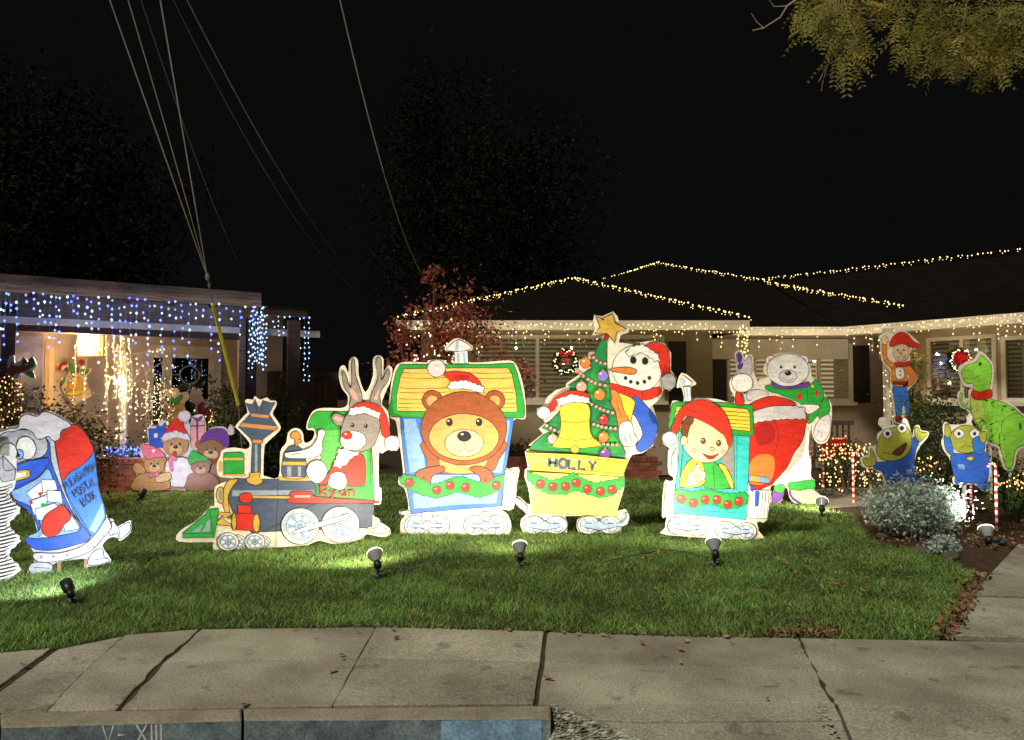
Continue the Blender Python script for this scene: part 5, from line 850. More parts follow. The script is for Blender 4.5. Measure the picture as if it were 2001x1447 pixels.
# ---- bell cutout by the door, antler cutout, brown cutouts in the left planter
V = (60, 600, 4.0); bp_ = at(150, 740, 12.6)
b = Board('bell_cutout', 'golden bell cutout with a face and music notes beside the front door', None, 0, V, [(205, 480), (215, 440), (285, 430), (300, 440), (325, 435), (345, 530), (385, 500), (370, 430), (400, 405), (425, 440), (410, 490), (470, 480), (465, 510), (430, 560), (460, 640), (470, 700), (400, 735), (340, 770), (300, 720), (265, 680), (235, 600), (240, 555), (275, 545), (300, 500), (280, 470), (240, 500)], P=Vector((bp_.x, bp_.y, 0)), back='beige')
b.part('bell', [(310, 560), (350, 545), (400, 570), (435, 610), (455, 640), (350, 690), (280, 690), (280, 640)], 'gold'); b.part('bell_mouth', circ(350, 672, 70, 22, 20, rot=-8), 'yellow', sm=False); b.part('ribbon', [(300, 445), (325, 440), (342, 530), (325, 540), (305, 490)], 'green'); b.part('ribbon', [(395, 490), (455, 490), (440, 520), (400, 535)], 'green'); b.part('leaf', [(235, 610), (265, 550), (270, 570), (250, 610)], 'green')
for x, y in ((310, 580), (335, 572)): b.part('eye', circ(x, y, 12, 14, 12), 'white', sm=False, fills=[(circ(x, y + 3, 4, 4, 6), 'black')], lw=.006)
b.part('music_note', [(210, 480), (240, 440), (285, 435), (280, 455), (245, 460), (240, 495)], 'dred'); b.part('music_note', [(375, 430), (400, 410), (420, 440), (395, 460)], 'dred'); b.stake(350, h0=0, top=2.0)
ap_ = at(35, 720, 10.6); V = (0, 520, 3.1266)
b = Board('antler_cutout', 'brown antler cutout with green holly leaves at the far left', None, 0, V, [(-60, 570), (10, 560), (40, 590), (60, 550), (85, 550), (90, 590), (125, 580), (140, 555), (160, 570), (175, 590), (195, 550), (215, 580), (222, 610), (200, 640), (215, 690), (160, 670), (130, 650), (100, 690), (0, 695), (-60, 680)], P=Vector((ap_.x, ap_.y, 0)), back='snow')
b.part('antler', [(-60, 670), (20, 640), (60, 620), (70, 580), (82, 610), (130, 610), (145, 570), (160, 590), (150, 610), (215, 605), (160, 640), (90, 660), (50, 690), (-60, 685)], 'brown')
for P in ([(170, 595), (190, 560), (208, 585), (195, 610)], [(160, 650), (200, 645), (208, 685), (175, 670)], [(-10, 600), (10, 575), (20, 600), (0, 620)]): b.part('holly_leaf', P, 'dgreen')
b.stake(60, h0=0, top=1.7, name='stake')
V = (60, 600, 4.0); bp_ = at(338, 800, 12.3)
b = Board('gingerbread_cutout', 'brown cartoon face cutout with antlers behind the bears', None, 0, V, [(1005, 720), (1020, 660), (1060, 640), (1090, 650), (1110, 635), (1150, 640), (1170, 670), (1225, 665), (1235, 720), (1200, 760), (1205, 900), (1060, 910), (1062, 770), (1020, 745)], P=Vector((bp_.x, bp_.y, 0)), back='beige')
b.part('face', [(1075, 770), (1200, 765), (1195, 900), (1070, 905)], 'gold'); b.part('antler', [(1090, 760), (1040, 720), (1050, 690), (1090, 720), (1100, 660), (1115, 720), (1170, 690), (1190, 700), (1150, 760)], 'green')
for x in (1098, 1122): b.part('eye', circ(x, 800, 12, 20, 12), 'white', sm=False, lw=.006)
b.stake(1130, h0=.4, top=1.1)
bp_ = at(380, 800, 12.5)
b = Board('round_head_cutout', 'tan round headed figure cutout with dark red body by the french window', None, 0, V, [(1240, 690), (1260, 640), (1300, 632), (1335, 660), (1338, 710), (1400, 740), (1400, 860), (1260, 860), (1290, 770), (1250, 740)], P=Vector((bp_.x, bp_.y, 0)), back='beige')
b.part('robe', [(1310, 770), (1390, 740), (1398, 850), (1320, 855)], 'dred'); b.part('cuff', [(1350, 740), (1400, 740), (1400, 780), (1360, 790)], 'snow'); b.stake(1330, h0=.4, top=1.0)
# ================================================================== LAWN LAMPS
blackp = mat('black_plastic', (.018, .022, .022), .4, spec=.5); greenp = mat('green_plastic', (.03, .085, .085), .45)
shell_m = mat('lamp_glass_shell', (.42, .44, .46), .25, spec=.6); rim_m = emit('lamp_rim', (1, .92, .80), 2.5); lens_m = emit('lamp_lens', (1, .9, .7), 9)
def lawn_lamp(label, base, bulb, Y, target, power, col, ang=150, scale=1.0, house=False, group='spotlights staked in the lawn', blend=.55):
    g = ground(*base); root = empty('spotlight', g, 0, label, 'spotlight', group=group)
    c = at(bulb[0], bulb[1], g.y) - g; ax = (Vector(target) - (g + c)).normalized(); s = scale
    m = MB(); m.tube([(0, 0, -.06), (0, 0, c.z * .45), c - ax * .10 * s], [.010 * s, .012 * s, .018 * s], 8); m.build('stake', greenp, root); m = MB(); m.lathe((0, 0, 0), (0, 0, 1), [(0, .045), (.04 * s, .04), (.045 * s, .015), (.02 * s, 0), (.012 * s, -.03)], 12); m.build('stake_collar', greenp, root, smooth=True)
    m = MB(); m.lathe(c - ax * .115 * s, ax, [(0, 0), (.028 * s, .002), (.034 * s, .03 * s), (.030 * s, .06 * s), (.024 * s, .065 * s)], 14); m.build('socket', blackp, root, smooth=True)
    if house:
        m = MB(); m.lathe(c - ax * .06 * s, ax, [(.03 * s, 0), (.05 * s, .03 * s), (.052 * s, .13 * s), (.047 * s, .13 * s), (.045 * s, .05 * s), (0, .05 * s)], 18); m.build('housing', blackp, root, smooth=True)
        m = MB(); m.lathe(c, ax, [(0, .0), (.043 * s, .0)], 16); m.build('lens', lens_m, root)
    else:
        m = MB(); m.lathe(c - ax * .055 * s, ax, [(.024 * s, 0), (.034 * s, .02 * s), (.062 * s, .075 * s), (.066 * s, .092 * s)], 22); m.build('bulb_shell', shell_m, root, smooth=True)
        m = MB(); m.lathe(c - ax * .055 * s, ax, [(.0658 * s, .088 * s), (.0675 * s, .094 * s), (.0655 * s, .100 * s), (.058 * s, .101 * s)], 22); m.build('bulb_rim', rim_m, root, smooth=True)
        m = MB(); m.lathe(c - ax * .055 * s, ax, [(.058 * s, .099 * s), (.03 * s, .103 * s), (0, .104 * s)], 22); m.build('lens', lens_m, root)
    l = bpy.data.lights.new('spotlight', 'SPOT'); l.energy = power; l.color = col; l.spot_size = math.radians(ang); l.spot_blend = blend; l.shadow_soft_size = .035
    o = bpy.data.objects.new('spotlight_lamp', l); C.objects.link(o); o.parent = root; o.location = c + ax * (.10 * s if house else .075 * s); o.rotation_euler = ax.to_track_quat('-Z', 'Y').to_euler(); return root
wl = (1, .88, .66)
lawn_lamp('grey backed spotlight bulb in front of the locomotive', (738, 1132), (734, 1088), 0, at(650, 760, 7.7), 160, wl)
lawn_lamp('glowing spotlight bulb in front of the tree wagon', (1015, 1112), (1016, 1072), 0, at(985, 710, 8), 170, wl)
lawn_lamp('pale backed spotlight bulb in front of the last train car', (1396, 1108), (1395, 1066), 0, at(1335, 740, 7.9), 150, wl, scale=1.05)
lawn_lamp('small spotlight glowing at the polar bear feet', (1606, 1012), (1606, 984), 0, at(1600, 700, 11.8), 110, (1, .86, .68), scale=1.15)
lawn_lamp('spotlight tipped toward the frogs in the leaf litter', (1958, 1064), (1928, 1040), 0, at(1840, 700, 9.0), 160, (1, .92, .80), scale=1.1, ang=120)
lawn_lamp('black floodlight lighting the mailbox on the left lawn', (140, 1182), (133, 1148), 0, at(20, 880, 6.3), 85, (.90, .95, 1), house=True, scale=.8, ang=140)
lawn_lamp('small black floodlight below the teddy bears', (272, 980), (277, 966), 0, at(360, 800, 11.6), 34, (.86, .84, 1), house=True, scale=1.0, ang=140)
# cords trailing from the lamps
def lawncord(label, pts, mm=greenp):
    P = [ground(*p) + Vector((0, 0, .04 + random.uniform(0, .012))) for p in smooth(pts, 5, False)]; m = MB(); m.tube(P, .005, 5); tag(m.build('power_cord', mm), label, 'cord')
lawncord('thin green cord curling from the left spotlight', [(742, 1128), (770, 1120), (810, 1122), (850, 1100), (920, 1060)]); lawncord('thin green cord running from the right spotlight', [(1392, 1102), (1350, 1090), (1300, 1086), (1240, 1095), (1180, 1110)])
# ------------------------------------------------------------------ fallen leaves, twigs
drybrown = mat('dry_leaf_brown', (.24, .12, .06), .8, rand=.4, transl=.15); dryyel = mat('dry_leaf_yellow', (.42, .33, .05), .7, rand=.3, transl=.2); drytan = mat('dry_leaf_tan', (.40, .27, .15), .8, rand=.3)
def leafm(L, wd, curl, mm):
    v = []; f = []; n = 5
    for i in range(n + 1):
        t = i / n; hw = wd * math.sin(math.pi * min(1, .06 + t * .92)) ; z = curl * (t - .5) ** 2 * 4
        v += [(t * L - L / 2, -hw, z + hw * .5), (t * L - L / 2, 0, z), (t * L - L / 2, hw, z + hw * .5)]
    for i in range(n):
        for j in range(2): f.append((i * 3 + j, (i + 1) * 3 + j, (i + 1) * 3 + j + 1, i * 3 + j + 1))
    me = MB().add(v, f).mesh('fallen_leaf', True); me.materials.append(mm); return me
LM = {'brown': [leafm(.055, .014, .012, drybrown), leafm(.04, .016, .01, drybrown)], 'yellow': [leafm(.055, .011, .008, dryyel), leafm(.045, .013, .006, dryyel)], 'tan': [leafm(.05, .016, .012, drytan)]}
def fallen(kind, where, pts, z, label):
    for x, y in pts:
        o = link('fallen_leaf', random.choice(LM[kind])); p = ground(x, y); o.location = (p.x, p.y, z + random.uniform(0, .006)); o.rotation_euler = (random.uniform(-.3, .3), random.uniform(-.3, .3), random.uniform(0, 6.28)); k = random.uniform(.75, 1.3) if where == 'lawn' else random.uniform(.55, 1.05); o.scale = (k, k, k); tag(o, label, 'leaf', '%s fallen leaves on the %s' % (kind, where))
lawn_pts = lambda n, x0, x1, y0, y1: [(random.uniform(x0, x1), random.uniform(y0, y1)) for _ in range(n)]
fallen('brown', 'lawn', [(690, 1178), (1120, 1110), (1180, 1210), (1370, 1160)] + lawn_pts(18, 1250, 1820, 1110, 1235), .064, 'dry brown fallen leaf lying on the lawn')
fallen('yellow', 'lawn', [(808, 1214), (960, 1180), (1178, 1190), (1262, 1070)] + lawn_pts(34, 1420, 1830, 1060, 1235), .064, 'yellow fallen leaf lying on the lawn')
fallen('tan', 'sidewalk', [(719, 1225), (737, 1226), (790, 1228), (860, 1229), (995, 1236), (1066, 1330), (1075, 1332), (1100, 1240), (1130, 1243), (1300, 1245), (700, 1240), (668, 1285), (650, 1316), (478, 1382), (45, 1306), (1330, 1300), (1330, 1275), (1340, 1258), (216, 1240), (1178, 1245), (1420, 1249), (1240, 1243)], .010, 'tan fallen leaf lying on the sidewalk')
fallen('brown', 'sidewalk', [(770, 1236), (775, 1252), (668, 1292), (1070, 1236), (1110, 1237), (1190, 1248), (1255, 1262), (1430, 1262), (1500, 1372), (230, 1385), (480, 1380)], .010, 'dark brown fallen leaf lying on the sidewalk')
# litter along the bed, path and lawn edge
P = []
for k in range(1500):
    t = random.random()
    if t < .55: x = random.uniform(1700, 2001); y = random.uniform(990, 1075)
    elif t < .85: q = random.random(); x = lerp(1905, 1838, q) + random.gauss(8, 14); y = lerp(1122, 1250, q)
    else: x = random.uniform(1500, 1640); y = 1246 - abs(random.gauss(0, 5))
    if y > 1253 or (1250 > x > 1000): continue
    p = ground(x, y); P.append((p.x, p.y, random.uniform(0, .035)))
o = link('leaf_litter', leaf_mesh('leaf_litter', P, .045, mat('litter_leaf', (.24, .155, .075), .85, attr=True, transl=.1), up=.8, tint_var=.4, aspect=.55, hue=.2)); tag(o, 'brown and yellow leaf litter over the bed and path edge', 'leaf litter', kind='stuff')
P = []
for k in range(160): x = random.uniform(600, 1560); y = interp(topx, topy, x) + 2 - abs(random.gauss(0, 2)); p = ground(x, y); P.append((p.x, p.y, random.uniform(.0, .02)))
o = link('leaf_litter', leaf_mesh('edge_litter', P, .035, MATS['litter_leaf'], up=.8)); tag(o, 'dry leaf crumbs along the front lawn edge', 'leaf litter', kind='stuff')
def twig(label, pts, n):
    root = empty('fallen_twig', ground(*pts[0]), 0, label, 'twig'); P = [ground(*p) - ground(*pts[0]) + Vector((0, 0, .06)) for p in smooth(pts, 3, False)]; m = MB(); m.tube(P, .0025, 4); m.build('stem', drybrown, root)
    for k in range(n):
        o = link('leaf', LM['yellow'][0], root); p = random.choice(P); o.location = p + Vector((random.uniform(-.03, .03), random.uniform(-.02, .02), .01)); o.rotation_euler = (random.uniform(-.4, .4), random.uniform(-.5, .1), random.uniform(0, 6.3)); o.scale = (1.15, 1.2, 1)
twig('fallen twig with yellow leaves near the last spotlight', [(1522, 1108), (1545, 1120), (1575, 1125)], 8); twig('fallen yellow leafed twig lying across the right lawn', [(1610, 1165), (1640, 1158), (1670, 1150)], 8); twig('yellowing twig on the lawn left of the last spotlight', [(1252, 1108), (1280, 1098), (1300, 1088)], 8)
# ------------------------------------------------------------------ plants
leafdark = mat('leaf_dark', (.035, .06, .022), .6, attr=True, transl=.2); silver = mat('leaf_silver', (.58, .69, .63), .7, attr=True, transl=.25); redleaf = mat('leaf_red', (.40, .13, .09), .7, attr=True, transl=.3); yelleaf = mat('leaf_yellow_green', (.22, .22, .05), .6, attr=True, transl=.3); olive = mat('leaf_olive', (.31, .29, .085), .6, attr=True, transl=.45); bark = mat('bark', (.14, .10, .07), .9, scale=8, stretch=(1, 1, .2), var=.4, bump=.6)
farleaf = mat('leaf_far', (.0145, .0155, .0105), .9, attr=True, spec=0)
def bush(name, label, base, Y, wpx, toppx, n, m, size, cat='shrub', depth=.8, aspect=.5, stems=5, shell=.35, group=None, z0=0, spread=.16):
    c = at(base[0], 775, Y); top = at(base[0], toppx, Y).z; rx = wpx / 2 * Y / F; root = empty(name, (c.x, c.y, z0), 0, label, cat, group=group); h = top - z0
    st = MB()
    for k in range(stems): a = random.uniform(0, 6.28); st.tube([(0, 0, -.03), (math.cos(a) * rx * .3, math.sin(a) * rx * .3 * depth, h * .5), (math.cos(a) * rx * .7, math.sin(a) * rx * .6 * depth, h * .85)], [.014, .009, .004], 5)
    st.build('stems', bark, root); P = blob_points(n, (0, 0, h * .52), (rx * .86, rx * .86 * depth, h * .46), shell, None, spread); P = P[P[:, 2] > -.02]
    o = link('foliage', leaf_mesh('foliage', P, size, m, aspect=aspect), root); return root
bush('silver_shrub', 'silvery dusty leaved shrub at the front of the planting bed', (1780, 1080), 8.0, 196, 945, 10500, silver, .045, aspect=.4, shell=.6, spread=.10)
bush('silver_shrub', 'smaller silvery shrub clump leaning out toward the lawn corner', (1835, 1080), 7.1, 70, 1050, 1300, silver, .035, aspect=.35, shell=.5)
bush('dark_hedge', 'rounded dark green clipped hedge behind the frogs', (1838, 900), 11.2, 175, 783, 7000, leafdark, .05, shell=.75)
bush('right_shrub', 'low green shrub with string lights under the dinosaur', (1980, 960), 8.9, 100, 928, 2200, mat('leaf_green_mid', (.08, .13, .04), .6, attr=True, transl=.3), .05)
bush('yellow_shrub', 'yellow green bushy plant behind the dinosaur legs', (1950, 900), 11.4, 110, 880, 1700, yelleaf, .06)
bush('climbing_plant', 'leafy climbing plant growing round the white porch post', (1775, 850), 13.0, 95, 665, 1300, yelleaf, .10, shell=.2)
bush('left_shrub', 'large dark shrub in the left planter behind the mailbox', (100, 900), 9.9, 225, 790, 6500, mat('leaf_dull', (.07, .075, .03), .6, attr=True, transl=.25), .065, shell=.6)
bush('lit_shrub', 'narrow shrub wrapped in warm lights at the left edge', (12, 900), 9.6, 62, 738, 1800, leafdark, .05)
bush('corner_shrub', 'tall dark shrub left of the yellow guy wire guard', (440, 900), 12.2, 62, 715, 1700, leafdark, .07)
bush('conifer_shrub', 'small bright green conical conifer beside the french window', (430, 900), 11.9, 42, 775, 1500, mat('leaf_conifer', (.09, .13, .03), .6, attr=True), .04, shell=.3)
bush('planter_plants', 'green leafy plants in the right brick planter', (1180, 900), 13.7, 200, 860, 1500, leafdark, .08, z0=.38, stems=9)
bush('planter_plants', 'dark low plants at the left end of the right planter', (1010, 900), 13.7, 120, 880, 900, leafdark, .07, z0=.38, stems=9)
bush('gate_shrub', 'dark shrub behind the locomotive smokestack', (535, 900), 12.8, 90, 735, 2200, leafdark, .07)
def lights_on(name, label, pts, m_, r=.013, cat='string lights', cordm=darkcord, order=True):
    pts = [Vector(p) for p in pts]; root = empty(name, pts[0], 0, label, cat); cb = MB(); bb = MB(); q = [p - pts[0] for p in pts]
    if order: cb.tube(q, .003, 3)
    for p in q: bb.octa(p, r * random.uniform(.75, 1.15), 0, 1.2)
    if order: cb.build('cord', cordm, root)
    bb.build('bulbs', m_, root)['kind'] = 'stuff'; return root
def helix(base, Y, wpx, y0, y1, n, turns=7, taper=.3, depth=.9):
    c = at(base, 775, Y); z1, z0 = at(base, y0, Y).z, at(base, y1, Y).z; rx = wpx / 2 * Y / F; out = []
    for k in range(n):
        t = k / n; a = t * turns * 6.28 + random.uniform(-.2, .2); rr = rx * (1 - taper * t) * (1 + random.uniform(-.08, .12)); out.append((c.x + rr * math.cos(a), c.y - abs(rr * math.sin(a)) * depth if math.sin(a) < 0 else c.y + rr * math.sin(a) * depth, lerp(z0, z1, t) + random.uniform(-.03, .03)))
    return out
lights_on('shrub_lights', 'warm net lights wrapped on the left edge shrub', helix(12, 9.6, 66, 738, 880, 150, 9), amber, .012)
# small tree wrapped in warm lights inside left porch yard (weeping light tree)
tb = at(241, 880, 11.95); zt_ = at(241, 690, 11.95).z; ft = empty('weeping_light_tree', (tb.x, tb.y, .45), 0, 'white weeping tree frame with drooping strands of warm lights', 'light tree')
m = MB(); zz = zt_ - .45; m.tube([(0, 0, 0), (0, 0, zz)], [.065, .035], 8); m.build('trunk', mat('white_trunk', (.7, .66, .58), .6), ft); whitec = mat('white_cord', (.62, .58, .45), .6)
sb = MB(); bb = MB()
for k in range(26):
    a = random.uniform(0, 6.28); R = random.uniform(.15, .78); up_ = random.uniform(.05, .55); h1_ = zz * random.uniform(.6, 1.05); end = h1_ - random.uniform(.8, 1.5); pts = []
    for j in range(15):
        t = j / 14; r_ = R * (1 - (1 - min(1, t * 2.2)) ** 2); z = h1_ + up_ * math.sin(min(1, t * 2.2) * math.pi * .75) * 1.2 - max(0, t - .3) / .7 * (h1_ - end); pts.append(Vector((r_ * math.cos(a) + random.uniform(-.02, .02), r_ * math.sin(a) * .7, max(.05, z))))
    sb.tube(pts, .006, 4)
    for p in pts[2:]:
        if random.random() < .68: bb.octa(p + Vector((random.uniform(-.03, .03), -.02, 0)), random.uniform(.011, .0165), 0, 1.2)
for k in range(14): bb.octa((random.uniform(-.06, .1), -.05, zz + random.uniform(-1.3, .35)), .017, 0, 1.2)
sb.build('strands', whitec, ft); bb.build('bulbs', warmw, ft)['kind'] = 'stuff'
ptlamp('light_tree_glow', (tb.x, tb.y - .3, 1.7), 16, (1, .78, .42), r=.3)
P = blob_points(190, tuple(at(300, 785, 12.1)), (.33, .2, .75), .1, 40); lights_on('mini_lights', 'dense tiny warm lights on the dark tree beside the french window', P, warmw, .008, order=False)
bush('window_shrub', 'thin dark shrub full of tiny lights by the french window', (305, 900), 12.2, 50, 730, 500, leafdark, .05)
P = [tuple(ground(x, 905) + Vector((0, 0, 0))) for x in ()]; P = []
for k in range(120): x = random.uniform(205, 300) ; p = at(x, 888 + random.gauss(-8, 6), 11.85); P.append((p.x + random.uniform(-.1, .1), p.y + random.uniform(-.2, .2), max(.54, p.z)))
lights_on('planter_lights', 'blue and white lights heaped along the left planter top', P, blue, .015, order=False); bush('planter_plants', 'low frosted plants under blue lights in the left planter', (255, 900), 11.9, 130, 868, 700, leafdark, .05, z0=.45)
p = at(255, 880, 11.6); ptlamp('planter_glow', p, 3.5, (.35, .45, 1), r=.2)
P = [tuple(at(360 + random.uniform(0, 60), 800 + random.uniform(0, 30), 12.0)) for _ in range(22)]; lights_on('mini_lights', 'few warm lights behind the purple hatted bear', P, warm, .012, order=False)
# reflections of lights in the french window are real reflections; star lights hung inside it
P = [tuple(Cf.w(Cf.hit(random.choice([random.uniform(337, 405), random.uniform(345, 400), random.uniform(302, 316)]), 700)[0], .012, random.uniform(1.2, 2.35))) for _ in range(80)]; lights_on('window_lights', 'tiny cool lights on the french window panes', [(x, y - .03, z) for x, y, z in P], bluew, .0055, order=False)
# red maple
mp_ = at(858, 900, 12.4); mt_ = empty('maple_tree', (mp_.x, mp_.y, 0), 0, 'red leaved maple with warm string lights behind the caboose', 'tree'); m = MB(); m.tube([(0, 0, -.05), (.03, 0, 1.0), (-.05, .05, 2.0), (-.1, 0, 3.1), (-.08, 0, 3.75)], [.07, .06, .045, .02, .008], 7); m.build('trunk', bark, mt_)
for k in range(12):
    a = random.uniform(0, 6.28); z = random.uniform(1.2, 2.9); R = random.uniform(.4, .95); m = MB(); m.tube([(0, 0, z), (math.cos(a) * R * .5, math.sin(a) * R * .4, z + .3), (math.cos(a) * R, math.sin(a) * R * .8, z + random.uniform(.3, .6))], [.025, .015, .005], 5); m.build('branch', bark, mt_)
P = np.concatenate([blob_points(1600, (.25, 0, 2.65), (.8, .7, .75), .3, 42, .12), blob_points(1100, (-.25, 0, 1.9), (.75, .6, .6), .3, 30, .13), blob_points(160, (-.12, 0, 3.6), (.12, .15, .25), .2, 8), blob_points(400, (-.6, 0, 2.6), (.25, .3, .35), .2, 12), blob_points(1200, (1.1, 0, 1.85), (.5, .4, .35), .3, 24)]); link('crown', leaf_mesh('crown', P, .075, redleaf, aspect=.6), mt_)
P = blob_points(120, (mp_.x + .05, mp_.y - .55, 2.0), (.85, .15, .75), .1, 90); P = sorted([tuple(p) for p in P], key=lambda p: (round(p[2] * 3), p[0])); lights_on('tree_lights', 'warm light string scattered through the red maple', P, warmw, .014, order=False)
ptlamp('maple_glow', (mp_.x, mp_.y - .9, 1.9), 3.5, (1, .74, .4), r=.2)
# small lit tree inside the window, wreaths
ct = at(1023, 760, 14.35); r_ = empty('tabletop_tree', (ct.x, ct.y, 1.25), 0, 'small lit Christmas tree seen through the left window', 'tree'); P = []
for k in range(700): t = random.random() ** .7; a = random.uniform(0, 6.28); R = .30 * t; P.append((R * math.cos(a), R * math.sin(a), .95 * (1 - t) + .1))
link('branches', leaf_mesh('branches', P, .06, leafdark), r_); m = MB()
for k in range(60): t = random.random() ** .7; a = random.uniform(3.14, 6.28); m.octa((.31 * t * math.cos(a), .31 * t * math.sin(a), .95 * (1 - t) + .1), .008)
m.build('bulbs', warmw, r_)['kind'] = 'stuff'
def wreath(label, px, py, Y, R, red):
    c = at(px, py, Y); r_ = empty('wreath', c, 0, label, 'wreath'); P = []; L = MB(); B = MB()
    for k in range(1300): a = random.uniform(0, 6.28); P.append((R * math.cos(a) + random.gauss(0, R * .16), random.gauss(-.03, .03), R * math.sin(a) + random.gauss(0, R * .16)))
    link('foliage', leaf_mesh('wreath', P, .05, leafdark), r_)
    for k in range(46): a = k / 46 * 6.28; L.octa((R * 1.05 * math.cos(a) + random.gauss(0, R * .13), -.09, R * 1.05 * math.sin(a) + random.gauss(0, R * .13)), .014)
    L.build('bulbs', warmw, r_)['kind'] = 'stuff'
    if red: # bow
        for s in (-1, 1): B.add([(0, -.10, R * .8), (s * R * .6, -.15, R * 1.15), (s * R * .72, -.12, R * .8), (s * R * .5, -.15, R * .5), (s * .02, -.11, R * .7), (s * R * .35, -.13, -R * .2), (s * R * .1, -.12, -R * .15)], [(0, 1, 2, 3), (0, 4, 6, 5)])
        for k in range(10): B.ball((random.uniform(-.03, .03), -.1, R * .75 + random.uniform(-.04, .04)), .02, n=6, m=4)
    else:
        for k in range(90): a = random.uniform(0, 6.28); q = Vector((R * .7 * math.cos(a) * random.random(), -.1, R * .7 * math.sin(a) * random.random() + R * .2)); d = Vector((random.gauss(0, 1), random.gauss(-.3, .4), random.gauss(0, 1))).normalized() * .09; n_ = d.cross(Vector((0, 1, 0))).normalized() * .03; B.add([q, q + d * .5 + n_, q + d, q + d * .5 - n_], [(0, 1, 2, 3)])
    B.build('bow' if red else 'poinsettia', mat('red_ribbon', (.65, .02, .02), .5, transl=.2), r_)
    ptlamp('wreath_glow', (c.x, c.y - .3, c.z), .9, (1, .8, .5), r=.1)
wreath('lit green wreath with a red bow on the left window', 1105, 708, 13.85, .19, True)
wp = WG.hit(1872, 705); wq = WG.w(wp[0], -.08, wp[1]); wreath('lit wreath full of red poinsettia on the wing window', 1872, 705, wq.y, .17, False)
# bench with red gift under lights
bq = at(1632, 860, 12.6); bn = empty('porch_bench', (bq.x, bq.y, 0), 0, 'dark wooden bench against the recessed porch wall', 'bench')
for k in range(7): m = MB(); m.box(-.28 + k * .1, -.25 + k * .1, .2, .23, .45, 1.0); m.build('slat', darkwood, bn)
m = MB(); m.box(-.32, .42, .19, .24, 1.0, 1.08); m.build('top_rail', darkwood, bn); m = MB(); m.box(-.32, .42, -.25, .22, .42, .46); m.build('seat', darkwood, bn)
for x in (-.30, .38):
    for y in (-.22, .2): m = MB(); m.box(x - .025, x + .025, y - .025, y + .025, 0, .42); m.build('leg', darkwood, bn)
m = MB(); m.box(-.16, .16, -.2, .1, .462, .80); gb = m.build('gift_box', paint('dred'), None, bevel=.01, loc=(bq.x - .02, bq.y, 0)); tag(gb, 'red wrapped gift box with lights on the porch bench', 'gift box'); 
P = [(bq.x - .18 + .36 * ((k * .13) % 1), bq.y - .23, .49 + .10 * int(k * .13)) for k in range(30)]; lights_on('gift_lights', 'pink white lights wound round the red gift box', P, amber, .012, order=False)
# candy canes and lights along the front path
stripe_w, stripe_r = paint('white'), paint('red')
def cane(base, top, label, group=None, r=.02, Y=None):
    g = ground(*base); h = at(top[0], top[1], g.y).z; root = empty('candy_cane', g, 0, label, 'candy cane', group=group); s = 1 if top[2] else -1; R = .055 * (r / .02)
    pts = [Vector((0, 0, z)) for z in np.linspace(-.05, h - R, 18)] + [Vector((s * (R - R * math.cos(a)), 0, h - R + R * math.sin(a))) for a in np.linspace(.3, math.pi * 1.05, 9)]
    a_ = MB(); c_ = MB()
    for i in range(len(pts) - 1): (a_ if i % 2 else c_).tube([pts[i], pts[i + 1]], r, 8, 0, False)
    a_.build('white_bands', stripe_w, root)['kind'] = 'stuff'; c_.build('red_bands', stripe_r, root)['kind'] = 'stuff'
cane((1948, 1036), (1940, 905, 0), 'large leaning candy cane beside the right spotlight', r=.0145)
CL = [((1609, 952), (1612, 878, 1)), ((1668, 982), (1668, 885, 1)), ((1700, 960), (1700, 880, 1)), ((1815, 960), (1812, 890, 1)), ((1898, 985), (1898, 935, 1)), ((1585, 940), (1585, 872, 1)), ((1640, 945), (1640, 872, 1))]
for i, (a, b_) in enumerate(CL): cane(a, b_, ['candy cane stake', 'candy cane stake'][0] + [' at the near end of the lit path', ' nearest the small right spotlight', ' just left of the cheering frog', ' between the two frogs', ' below the worried frog pole', ' beside the polar bear leg', ' in the middle of the lit cluster'][i], 'candy canes along the front path', r=.016)
P = []
for k in range(150): x = random.uniform(1600, 1700); y = random.choice([random.gauss(885, 9), random.gauss(935, 14), random.gauss(900, 18)]); P.append(tuple(at(x, y, random.uniform(10.2, 11.4))))
for k in range(90): x = random.uniform(1690, 1840); P.append(tuple(at(x, random.gauss(918, 14), random.uniform(9.9, 11))))
P = [q for q in P if q[2] > .02]; lights_on('path_lights', 'peach colored string lights draped over the candy canes', P, amber, .0125, order=False)
bush('path_shrub', 'low dark shrub under the peach string lights', (1650, 930), 11.3, 150, 865, 2000, leafdark, .05); bush('path_shrub', 'low dark ground shrub behind the silver shrub', (1770, 930), 10.6, 170, 895, 2000, leafdark, .05)
P = [tuple(at(random.uniform(1950, 2001), random.gauss(940, 8), 8.7)) for _ in range(26)]; lights_on('shrub_lights', 'few warm lights on the right edge shrub', P, amber, .01, order=False)
P = helix(1736, 12.8, 18, 690, 815, 26, 5, 0, .5); lights_on('post_lights', 'warm string light wound up the white porch post', P, warmw, .012)
for p, e in ((at(1650, 880, 10.4), 4), (at(1770, 900, 10), 2.5)): ptlamp('path_glow', p, e, (1, .6, .35), r=.2)
# edging stones
for i, (x, y, w_) in enumerate(((1668, 1015, .07), (1722, 1050, .08), (1800, 1078, .10), (1858, 1090, .11))):
    g = ground(x, y); m = MB(); m.ball((0, 0, .01), w_, w_ * .7, w_ * .45, 9, 6); o = m.build('edging_stone', mat('stone', (.11, .095, .08), .9, scale=9, var=.3, rand=.2, bump=.5), None, smooth=True, loc=g); o.rotation_euler.z = i * 1.3; tag(o, 'grey brown stone edging the planting bed', 'stone', 'stones edging the planting bed')
